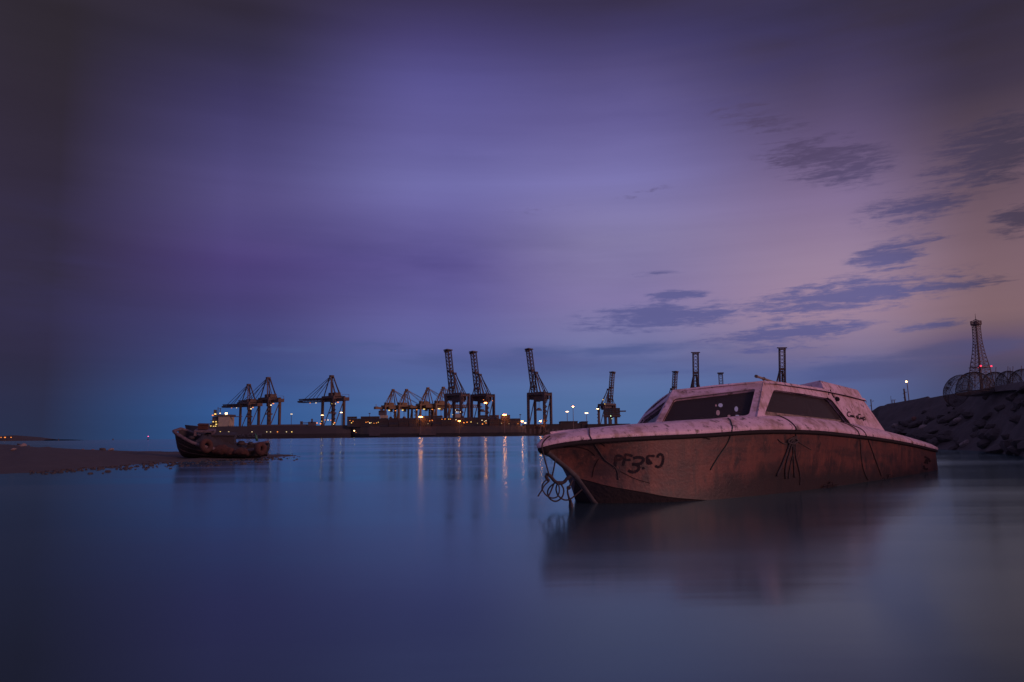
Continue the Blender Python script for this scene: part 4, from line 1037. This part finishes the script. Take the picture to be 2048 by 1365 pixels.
stack(757, 838, 836.5, Y2+2, h2+.3, 1, 'containers below the four amber cranes', 'container in the low stack below the four amber cranes', 4)
stack(842, 885, 832.5, Y2+2, h2+.3, 1, 'containers right of the bright lamp', 'container in the stack right of the bright sodium lamp', 5)
stack(885, 955, 836, Y2+2, h2+.3, 1, 'containers below the tallest boom', 'container in the low stack below the close crane pair', 6)
stack(955, 1022, 830.5, Y2+2, h2+.3, 1, 'containers at the right of the ship', 'container in the tall stack near the right end of the ship', 7)
stack(1022, 1042, 841, Y2+2, h2+.3, 1, 'containers at the ship end', 'container in the lowest stack at the right end of the ship', 8)
# block between the small right crane and the cruiser
stack(1209, 1240, 818, 1040, 24.0, 1, 'containers under the small right crane', 'container in the raised block under the small right crane', 9)
m_ = MB(); Yg = 1041
for q in (1212, 1222, 1233): boxpx(m_, q, q+2.6, 831, 869, Yg, 3)
boxpx(m_, 1206, 1242, 831, 833, Yg-1, 8); boxpx(m_, 1238, 1252, 821.5, 824, Yg+1, 4)
tag(m_.build('yard_gantry', M['crane_steel']), 'dark gantry carrying stacked containers left of the cruiser windscreen', 'gantry')
# sheds on the quay
def shed(xa, xb, ytop, Y, depth, label):
    e = empty('warehouse', (0, 0, 0), label=label, cat='warehouse'); m_ = MB(); boxpx(m_, xa, xb, ytop, 873, Y, depth); m_.build('wall', M['quay'], e)
    m_ = MB(); boxpx(m_, xa-.5, xb+.5, ytop-.9, ytop-.05, Y-1, depth+2); m_.build('roof', M['ship_grey'], e)
    for q in range(int(xa)+4, int(xb)-3, 9):
        m_ = MB(); boxpx(m_, q, q+4, 858, 868, Y-.3, .25); m_.build('door', M['ship_grey'], e)
shed(1046, 1122, 849.5, 972, 40, 'long low dark warehouse behind the cruiser bow')
shed(1122, 1156, 843.5, 975, 40, 'taller flat-roofed warehouse below the three lamp masts')
shed(1156, 1164, 847.5, 976, 40, 'narrow link shed between the two taller warehouses')
shed(1164, 1176, 843.8, 975, 40, 'short flat-roofed warehouse below the rightmost lamp mast')
shed(1176, 1260, 849.0, 972, 40, 'low dark warehouse left of the cruiser windscreen')

# ---- lamp masts
def lamp_mast(px, py, Y, w, label, mat='lit_orange', h=2.2, ybase=None, post=True):
    c = at(px, py, Y); k = Y/FPX
    e = empty('lamp_mast', (c.x, Y, QZ), label=label, cat='lamp', group='floodlight masts in the port')
    top = c.z-QZ
    m_ = MB(); m_.tube([(0, 0, 0 if post else top-6), (0, 0, top+.6*k)], [.45, .28], 8); m_.build('post', M['lamp_post'], e)
    m_ = MB(); m_.lathe([(0, top+.75*k), (w*k*.52, top+.7*k), (w*k*.5, top+.45*k), (0, top+.45*k)], 12); m_.build('lamp_hood', M['dark_box'], e)
    m_ = MB(); m_.lathe([(0, top-h*k*.45), (w*k*.38, top-h*k*.35), (w*k*.5, top), (w*k*.4, top+h*k*.2), (0, top+h*k*.2)], 12); m_.build('lamp_head', M[mat], e)
lamp_mast(583, 828.5, 1030, 4.6, 'lamp mast above the left ship, right of the leftmost cranes', 'lit_small_w', 1.6)
lamp_mast(644.5, 830.8, 1000, 5.2, 'lamp just left of the lone crane legs', 'lit_white', 1.5)
lamp_mast(683, 825.3, 1030, 5.6, 'lamp mast just right of the lone crane legs', 'lit_white', 1.5)
lamp_mast(841.5, 834, 936, 8.0, 'very bright sodium floodlight over the middle of the container ship', 'lit_orange', 3.0)
lamp_mast(918.5, 842.4, 936, 4.6, 'small sodium lamp below the tallest raised boom', 'lit_orange', 2.0)
lamp_mast(971, 806, 960, 5.4, 'bright sodium lamp high between the legs of the second raised crane', 'lit_orange', 2.8)
lamp_mast(1009, 829.8, 936, 7.8, 'very bright sodium floodlight near the right end of the ship', 'lit_orange', 3.0)
lamp_mast(1044.5, 843, 936, 4.6, 'left of two close sodium lamps at the ship end', 'lit_orange', 2.6)
lamp_mast(1050.5, 846, 934, 3.4, 'lower right of two close sodium lamps at the ship end', 'lit_white', 2.4)
lamp_mast(1081, 842.2, 960, 4.4, 'round sodium lamp between the legs of the lone raised crane', 'lit_orange', 3.4)
lamp_mast(1134.3, 823.6, 985, 6.0, 'left of three lamp masts over the warehouses', 'lit_white', 2.0)
lamp_mast(1146, 813.5, 962, 3.6, 'tallest orange-lit lamp mast in the middle of three', 'lit_orange', 3.2)
lamp_mast(1173, 826.6, 985, 6.8, 'right of three lamp masts over the warehouses', 'lit_white', 2.2)
lamp_mast(1195.5, 818, 1020, 4.8, 'lamp beside the left leg of the small right crane', 'lit_white', 1.8)
# small yard lamps
G1 = 'small lamps among the ships and containers'
small_specs = [(700, 841.5, 2.0, 'lit_small_o'), (706, 843, 2.2, 'lit_small_o'), (703, 846, 2.6, 'lit_small_y'), (708.5, 862, 3.0, 'lit_white'), (712, 865.5, 1.6, 'lit_small_o'), (732, 845, 2.4, 'lit_small_o'), (736, 844.3, 2.2, 'lit_small_o'), (739.5, 846.4, 2.8, 'lit_small_w'), (742.5, 846, 1.8, 'lit_small_y'), (748, 847, 1.8, 'lit_small_o'), (753, 846.4, 2.2, 'lit_small_o'), (756.5, 845, 2.0, 'lit_small_y'),
    (859.5, 842, 2.2, 'lit_small_o'), (864.5, 841.5, 2.6, 'lit_small_o'), (856, 848, 1.5, 'lit_dim_y'), (884, 839, 2.0, 'lit_small_o'), (890, 838.6, 2.4, 'lit_small_o'), (897.5, 838.7, 2.2, 'lit_small_y'), (901, 839, 2.2, 'lit_small_o'), (905, 829.8, 2.4, 'lit_dim_y'), (911, 820.5, 1.8, 'lit_small_w'), (913, 824.3, 1.8, 'lit_small_w'), (916, 824.3, 1.6, 'lit_small_w'), (920.5, 824.6, 2.0, 'lit_small_w'), (912, 840, 2.0, 'lit_small_w'),
    (928, 846, 3.0, 'lit_small_o'), (934, 845, 3.2, 'lit_small_o'), (942, 844.4, 2.4, 'lit_small_y'), (955, 847, 1.6, 'lit_dim_y'), (964, 841, 2.2, 'lit_small_w'), (969, 843.5, 2.0, 'lit_small_y'), (972, 842, 2.2, 'lit_small_w'), (965, 848.5, 3.0, 'lit_small_o'), (972, 846.5, 2.4, 'lit_small_o'), (967, 800, 2.0, 'lit_small_o'), (985, 802, 1.8, 'lit_small_o'), (1003, 847, 1.5, 'lit_dim_y'), (1018, 848, 1.5, 'lit_dim_y'),
    (1036, 848, 1.8, 'lit_small_o'), (1206, 800, 2.2, 'lit_small_y'), (1209.5, 808.5, 2.0, 'lit_small_y'), (1221.5, 832.5, 2.6, 'lit_green'), (1224, 838, 1.6, 'lit_green'), (634, 846.5, 3.4, 'lit_small_o'), (641, 848, 3.6, 'lit_small_o'), (643.5, 843, 2.0, 'lit_small_y'), (650, 840.5, 2.0, 'lit_small_o'), (656, 840.5, 2.6, 'lit_small_w'), (661.5, 841, 2.2, 'lit_small_o'), (669, 846, 3.4, 'lit_small_o')]
WHERE = {'lit_small_o': 'small orange lamp among the dark containers and crane legs', 'lit_small_y': 'small yellow lamp among the dark containers and crane legs', 'lit_small_w': 'small white lamp among the dark containers and crane legs', 'lit_dim_y': 'dim yellowish lamp on the container ship side', 'lit_white': 'bright white lamp low on the dark hull left of the ship', 'lit_green': 'greenish lamp under the container gantry by the cruiser'}
for px, py, s_, mt in small_specs:
    small_light(px, py, 934 if px < 1060 else 1015, s_, mt, WHERE[mt], group=G1, name='yard_lamp', aspect=(1, 1, .85))

# ================================================================== RIGHT BANK
BLOW = [(1560, 890), (1700, 893), (1800, 896), (1880, 899), (1960, 903), (2048, 913), (2200, 938), (2400, 985), (2600, 1040)]
BTOP = [(1560, 834), (1752, 833.5), (1756.5, 833), (1757.5, 817), (1760, 812.5), (1772, 811), (1774.5, 808.3), (1794, 805.4), (1807, 802.8), (1830, 799), (1848, 795), (1856, 793), (1861, 796), (1882, 792), (1908, 787.5), (1935, 784), (1960, 779), (2000, 771), (2048, 763), (2200, 748), (2600, 725)]
pxs = sorted(set([1560+8*i for i in range(131)] + [1756.5, 1757.5, 1759, 1761, 1773.5, 1775, 1856, 1858.5, 1861]))
rows = []; crest = {}
for px in pxs:
    lo = atz(px, spw(BLOW, px), 0); dn = Vector((lo.x, lo.y, 0)).normalized()
    Yc = lo.y+pw([(1560, 5.0), (1750, 4.6), (1900, 4.2), (2100, 3.6), (2600, 3)], px); hi = at(px, pw(BTOP, px), Yc); crest[px] = hi
    r = [lo-dn*.8+Vector((0, 0, -.12))]
    for j in range(23):
        tt = j/22; p = lo.lerp(hi, tt); z = hi.z*(tt**1.05)
        nz = noise.noise(Vector((p.x*.9, p.y*.9, tt*3)))*.20+noise.noise(Vector((p.x*2.7, p.y*2.7, tt*6)))*.13+noise.noise(Vector((p.x*8, p.y*8, tt*15)))*.05
        p.z = z+nz*math.sin(tt*math.pi)*.95; p.y += nz*.5*math.sin(tt*math.pi); r.append(p)
    r.append(hi+Vector((.03, .25, -.03))); r.append(hi+Vector((.2, 1.2, -.18))); r.append(Vector((hi.x+dn.x*6, hi.y+dn.y*6, max(hi.z-.5, .5))))
    rows.append(r)
mb = MB(); mb.grid(rows); tag(mb.build('bank', M['bank'], None, True, 50), kind='structure')
bk_bvh = BVHTree.FromPolygons([Vector(v) for v in mb.v], mb.f)
# plateau behind
ea = atz(1700, 880, .9); mb = MB()
mb.add([(11, 27, .5), (60, 10, .5), (900, 60, .5), (900, 900, .5), (260, 900, .5), (13, 34, .5)], [(0, 1, 2, 3, 4, 5)])
mb.add([(11, 27, -.5), (60, 10, -.5), (260, 900, -.5), (13, 34, -.5)], [(3, 2, 1, 0)])
tag(mb.build('ground', M['land']), kind='structure')
rnd = random.Random(21)
for k in range(95):
    px = rnd.uniform(1775, 2120); lo = spw(BLOW, px); tp_ = pw(BTOP, px); f = rnd.random()**.8
    py = tp_+8+(lo-tp_-8)*f
    h = bk_bvh.ray_cast(CAM_P, ray(px, py), 80)
    if h[0] is None: continue
    sz = rnd.uniform(.10, .30)*(.7+.5*f)
    rock(h[0]-Vector((0, 0, sz*.1)), sz, 'rock', 'dark boulder in the shaded rubble bank behind the cruiser stern', 'boulders of the bank', rnd=rnd)
for px, py, sz, key, lab in ((1930, 888, .16, 'pale_rock', 'pale bluish stone at the foot of the dark bank near the water'), (1828, 838, .14, 'red_rock', 'reddish stone in the upper bank right of the cabin'), (1846, 855, .14, 'pale_rock', 'pale stone in the middle of the bank above the cruiser stern'), (1915, 842, .17, 'pale_rock', 'long pale stone in the middle of the dark bank'), (1790, 853, .14, 'pale_rock', 'pale stone in the bank nearest the cabin'), (2034, 813, .12, 'pale_rock', 'small pale stone high on the bank below the fish traps')):
    h = bk_bvh.ray_cast(CAM_P, ray(px, py), 80)
    if h[0] is not None: rock(h[0]+Vector((0, -.03, 0)), sz, key, lab, 'pale stones of the bank', rnd=random.Random(px))

# ---- fish traps: wire mesh domes
def trap_meshes():
    wire = MB(); n, m = 76, 24; r = .0036
    P = lambda i, j: Vector((math.cos(2*math.pi*i/n)*math.sin(j/m*math.pi/2)**.85, math.sin(2*math.pi*i/n)*math.sin(j/m*math.pi/2)**.85, .78*math.cos(j/m*math.pi/2)))
    for i in range(n):
        for j in range(m):
            a = P(i, j)
            if j > 0: wire.bar(a, P(i+1, j+1), r*1.1)
            if j > 0: wire.bar(a, P(i-1, j+1), r*1.1)
    base = MB()
    for q in range(-11, 12):
        x = q/11.5; h = math.sqrt(1-x*x)
        base.bar((x, -h, 0), (x, h, 0), r); base.bar((-h, x, 0), (h, x, 0), r)
    hoop = MB()
    hoop.tube([(math.cos(2*math.pi*k/40), math.sin(2*math.pi*k/40), 0) for k in range(40)], .014, 6, close=True)
    for a in (0, math.pi/3, 2*math.pi/3):
        hoop.tube([(math.cos(a)*math.cos(b_), math.sin(a)*math.cos(b_), .78*math.sin(b_)) for b_ in [math.pi*k/24 for k in range(25)]], .010, 5)
    fun = MB()
    ctr = Vector((.92, 0, .18)); inner = Vector((.15, 0, .22))
    for k in range(18):
        a = 2*math.pi*k/18; a2 = 2*math.pi*(k+1)/18
        o1 = Vector((.90-.10*abs(math.sin(a)), .30*math.cos(a), .28+.26*math.sin(a))); i1 = Vector((.15, .13*math.cos(a), .25+.12*math.sin(a)))
        o2 = Vector((.90-.10*abs(math.sin(a2)), .30*math.cos(a2), .28+.26*math.sin(a2))); i2 = Vector((.15, .13*math.cos(a2), .25+.12*math.sin(a2)))
        fun.bar(o1, i1, r*1.4); fun.bar(o1, o2, .012); fun.bar(i1, i2, .009)
        for tt in (.25, .5, .75): fun.bar(o1.lerp(i1, tt), o2.lerp(i2, tt), r*1.2)
    res = []
    for nm, m_ in (('wire_mesh', wire), ('base_mesh', base), ('hoop', hoop), ('entrance_funnel', fun)):
        me = m_.mesh(nm); me.materials.append(M['fence_mesh']); res.append((nm, me))
    return res
TM = trap_meshes()
def trap(px, py, Y, r_px, rot, label, zf=1.0):
    c = at(px, py, Y); e = empty('fish_trap', c, 0, label, 'fish trap', 'wire fish traps on the bank'); e.scale = (r_px*Y/FPX, r_px*Y/FPX, zf*r_px*Y/FPX); e.rotation_euler = rot
    for nm, me in TM: place(nm, me, e)
TY = 22.6
trap(1921, 783, TY, 34, (R(-62), R(-14), R(20)), 'wire fish trap tipped on its side at the left end of the row')
trap(1950, 787, TY-.1, 34, (R(4), R(-6), R(200)), 'upright domed fish trap below the lattice tower', 1.62)
trap(1991, 783, TY+.5, 27, (R(6), R(5), R(80)), 'fish trap right of the one below the lattice tower', 1.85)
trap(2021, 780, TY+.3, 25, (R(-8), R(4), R(140)), 'fish trap near the picture edge with sticks beside it', 1.95)
trap(2051, 779, TY-.1, 30, (R(5), R(-8), R(10)), 'fish trap cut off by the picture edge', 1.75)
for i, (xa, ya, xb, yb) in enumerate(((1978.5, 752, 1981, 737), (1989, 745, 1992, 734.5), (2013.5, 746, 2016, 733), (2020.5, 744, 2020, 735.5), (2023.5, 745, 2026, 733), (2041.5, 742, 2043, 732))):
    a = at(xa, ya+26, TY+.4); b_ = at(xb, yb, TY+.4)
    o = MB().tube([a, a.lerp(b_, .5)+Vector((.01, 0, 0)), b_], .009, 6).build('pole', M['trap_pole'], None, True)
    tag(o, ['leftmost stick rising behind the fish traps', 'second stick from the tower behind the fish traps', 'third stick from the tower, leaning right', 'short stick between two leaning ones', 'leaning stick right of the short one', 'stick nearest the picture edge above the traps'][i], 'pole', 'sticks rising behind the fish traps')

# ---- lattice tower
TWY = 300.0; kt = TWY/FPX
tb = at(1971, 862, TWY); tower = empty('lattice_tower', (tb.x, TWY, .5), R(18), 'tall lattice tower with a round railed platform and red lights', 'tower')
WID = [(0, 46), (100, 34), (112, 31), (129, 26.5), (150, 19.5), (175, 13.6), (195, 12.0), (212, 12.0)]   # height px above horizon -> width px
lev = [0, 26, 52, 78, 100, 112, 121, 129, 137, 145, 153, 160, 167, 173, 179, 185, 191, 197, 203, 208, 212]
def tc_(h, sx, sy):
    w = spw(WID, h)*.60*kt; return Vector((sx*w*.72, sy*w*.72, h*kt-.5+.55))
mleg = {}
for sx in (-1, 1):
    for sy in (-1, 1):
        MB().tube([tc_(h, sx, sy) for h in lev], [.20 if h < 140 else .15 for h in lev], 6).build('leg', M['tower_steel'], tower)
lat = MB()
for h0, h1 in zip(lev, lev[1:]):
    cs0 = [tc_(h0, *q) for q in ((-1, -1), (1, -1), (1, 1), (-1, 1))]; cs1 = [tc_(h1, *q) for q in ((-1, -1), (1, -1), (1, 1), (-1, 1))]
    for i in range(4):
        j = (i+1) % 4; lat.bar(cs0[i], cs0[j], .11); lat.bar(cs0[i], cs1[j], .09); lat.bar(cs0[j], cs1[i], .09)
        if h0 < 170: lat.bar((cs0[i]+cs0[j])/2, (cs1[i]+cs1[j])/2, .10)
lat.build('bracing', M['tower_steel'], tower)
ld = MB(); ld.bar((.2, 0, 0), (.2, 0, 212*kt), .25); ld.bar((-.3, 0, 0), (-.3, 0, 212*kt), .25)
for k in range(100): ld.bar((.2, 0, k*.42), (-.3, 0, k*.42), .08)
ld.build('ladder', M['tower_steel'], tower)
pf = MB(); z0, z1 = 213*kt, 219.6*kt; rp = 9.6*kt
pf.lathe([(0, z0-.2), (rp, z0-.2), (rp, z0+.15), (0, z0+.15)], 20); pf.build('platform', M['tower_steel'], tower)
rl = MB()
for zz_ in (z1, z0+(z1-z0)*.5): rl.tube([(rp*math.cos(2*math.pi*k/24), rp*math.sin(2*math.pi*k/24), zz_) for k in range(24)], .12 if zz_ == z1 else .07, 5, close=True)
for k in range(20): rl.bar((rp*math.cos(2*math.pi*k/20), rp*math.sin(2*math.pi*k/20), z0), (rp*math.cos(2*math.pi*k/20), rp*math.sin(2*math.pi*k/20), z1), .10)
rl.build('railing', M['tower_steel'], tower)
cn_ = MB()
for k in range(6): cn_.bar((rp*.8*math.cos(k*math.pi/3), rp*.8*math.sin(k*math.pi/3), z1), (0, 0, 224.5*kt), .10)
cn_.lathe([(.9, z0+.2), (.9, z1-.3), (.3, z1+.2)], 8); cn_.build('top_frame', M['tower_steel'], tower)
MB().tube([(0, 0, 222*kt), (0, 0, 235*kt)], [.14, .07], 6).build('antenna', M['tower_steel'], tower)
bl = MB(); wq = spw(WID, 126)*.6*kt*.72+.3
for sx in (-1, 1):
    for sy in (-1, 1): bl.bar((sx*wq, -wq, 126*kt), (sx*wq, wq, 126*kt), .3); bl.bar((-wq, sy*wq, 126*kt), (wq, sy*wq, 126*kt), .3)
bl.build('gallery', M['tower_steel'], tower)
for sx, sy in ((-1, -1), (1, 1), (1, -1)):
    m_ = MB(); m_.lathe([(0, -.35), (.33, -.2), (.33, .25), (0, .4)], 8, (sx*(wq+.1), sy*(wq+.1), 127.6*kt)); m_.build('red_light', M['lit_red'], tower)
an = MB(); an.box((-wq*1.45, -wq*1.2, 113*kt), (.35, .3, 1.9)); an.bar((-wq*1.45, -wq*1.2, 114*kt), (-wq*.9, -wq*.9, 114*kt), .1); an.build('panel_antenna', M['dark_box'], tower)

# ---- lamp post and small masts behind the bank
def up_thing(name, px, pytop, Y, label, cat):
    c = at(px, pytop, Y); return empty(name, (c.x, Y, .5), label=label, cat=cat), c.z-.5, Y/FPX
e, hh, k = up_thing('street_lamp', 1814, 764, 120, 'lit lamp on a tall thin post behind the bank', 'street lamp')
MB().tube([(.25, 0, 0), (0, 0, hh)], [1.1*k, .8*k], 8).build('post', M['lamp_post'], e)
m_ = MB(); m_.box((0, 0, hh+1.6*k), (2.2*k, 2*k, 4.5*k)); m_.bar((0, 0, hh+.4*k), (3*k, 0, hh+.1*k), .7*k); m_.build('lamp_bracket', M['dark_box'], e)
m_ = MB(); m_.lathe([(0, -1.6*k), (1.5*k, -1.2*k), (1.7*k, .6*k), (.6*k, 1.8*k), (0, 1.8*k)], 10, (-2.0*k, -1.6*k, hh+.2*k)); m_.build('lamp_head', M['lit_white'], e)
e, hh, k = up_thing('mast', 1808, 779, 110, 'stout dark mast standing beside the lit street lamp', 'mast')
m_ = MB(); m_.tube([(.3, 0, 0), (.12, 0, hh*.5), (0, 0, hh)], [2.6*k, 2.1*k, 1.5*k], 8); m_.build('post', M['dark_box'], e)
m_ = MB(); m_.box((0, 0, hh+.2*k), (4*k, 2*k, 1*k)); m_.bar((0, 0, hh), (0, 0, hh+3*k), .4*k); m_.box((3.2*k, 0, hh-6*k), (3*k, 1.5*k, 1.2*k)); m_.box((-2*k, 0, hh-9*k), (2*k, 1*k, 1*k)); m_.box((-1.6*k, 0, hh-17*k), (2*k, 1*k, 1*k)); m_.build('fitting', M['dark_box'], e)
e, hh, k = up_thing('mast', 1741.5, 800, 160, 'thin mast with side arms showing right of the cabin', 'mast')
m_ = MB(); m_.tube([(.2, 0, 0), (0, 0, hh)], [1.2*k, .9*k], 8); m_.build('post', M['dark_box'], e)
m_ = MB(); m_.bar((0, 0, hh-2*k), (5*k, 0, hh-3*k), .5*k); m_.bar((3*k, 0, hh-5*k), (6*k, 0, hh-1.5*k), .45*k); m_.box((0, 0, hh), (3*k, 1*k, 1*k)); m_.box((-1.5*k, 0, hh-12*k), (3*k, 1*k, 1.2*k)); m_.build('side_arm', M['dark_box'], e)
e, hh, k = up_thing('rooftop_frame', 1787, 800.5, 100, 'small T-shaped frame on the bank top left of the stout mast', 'frame')
m_ = MB(); m_.bar((-3*k, 0, 0), (-3*k, 0, hh+.6*k), 1*k); m_.bar((1.2*k, 0, 0), (1.2*k, 0, hh), 1.2*k); m_.build('post', M['dark_box'], e)
m_ = MB(); m_.box((.6*k, 0, hh+.1*k), (8*k, 2*k, .8*k)); m_.build('crossbar', M['dark_box'], e)
e, hh, k = up_thing('pole', 1781.5, 792.5, 100, 'hair-thin pole beside the small T-shaped frame', 'pole')
MB().tube([(0, 0, 0), (0, 0, hh)], .35*k, 6).build('post', M['dark_box'], e)
# unused copies of the prototypes never stay behind
for k_, (o, n) in protos.items():
    if n == 0:
        for ch in list(o.children): bpy.data.objects.remove(ch)
        bpy.data.objects.remove(o)
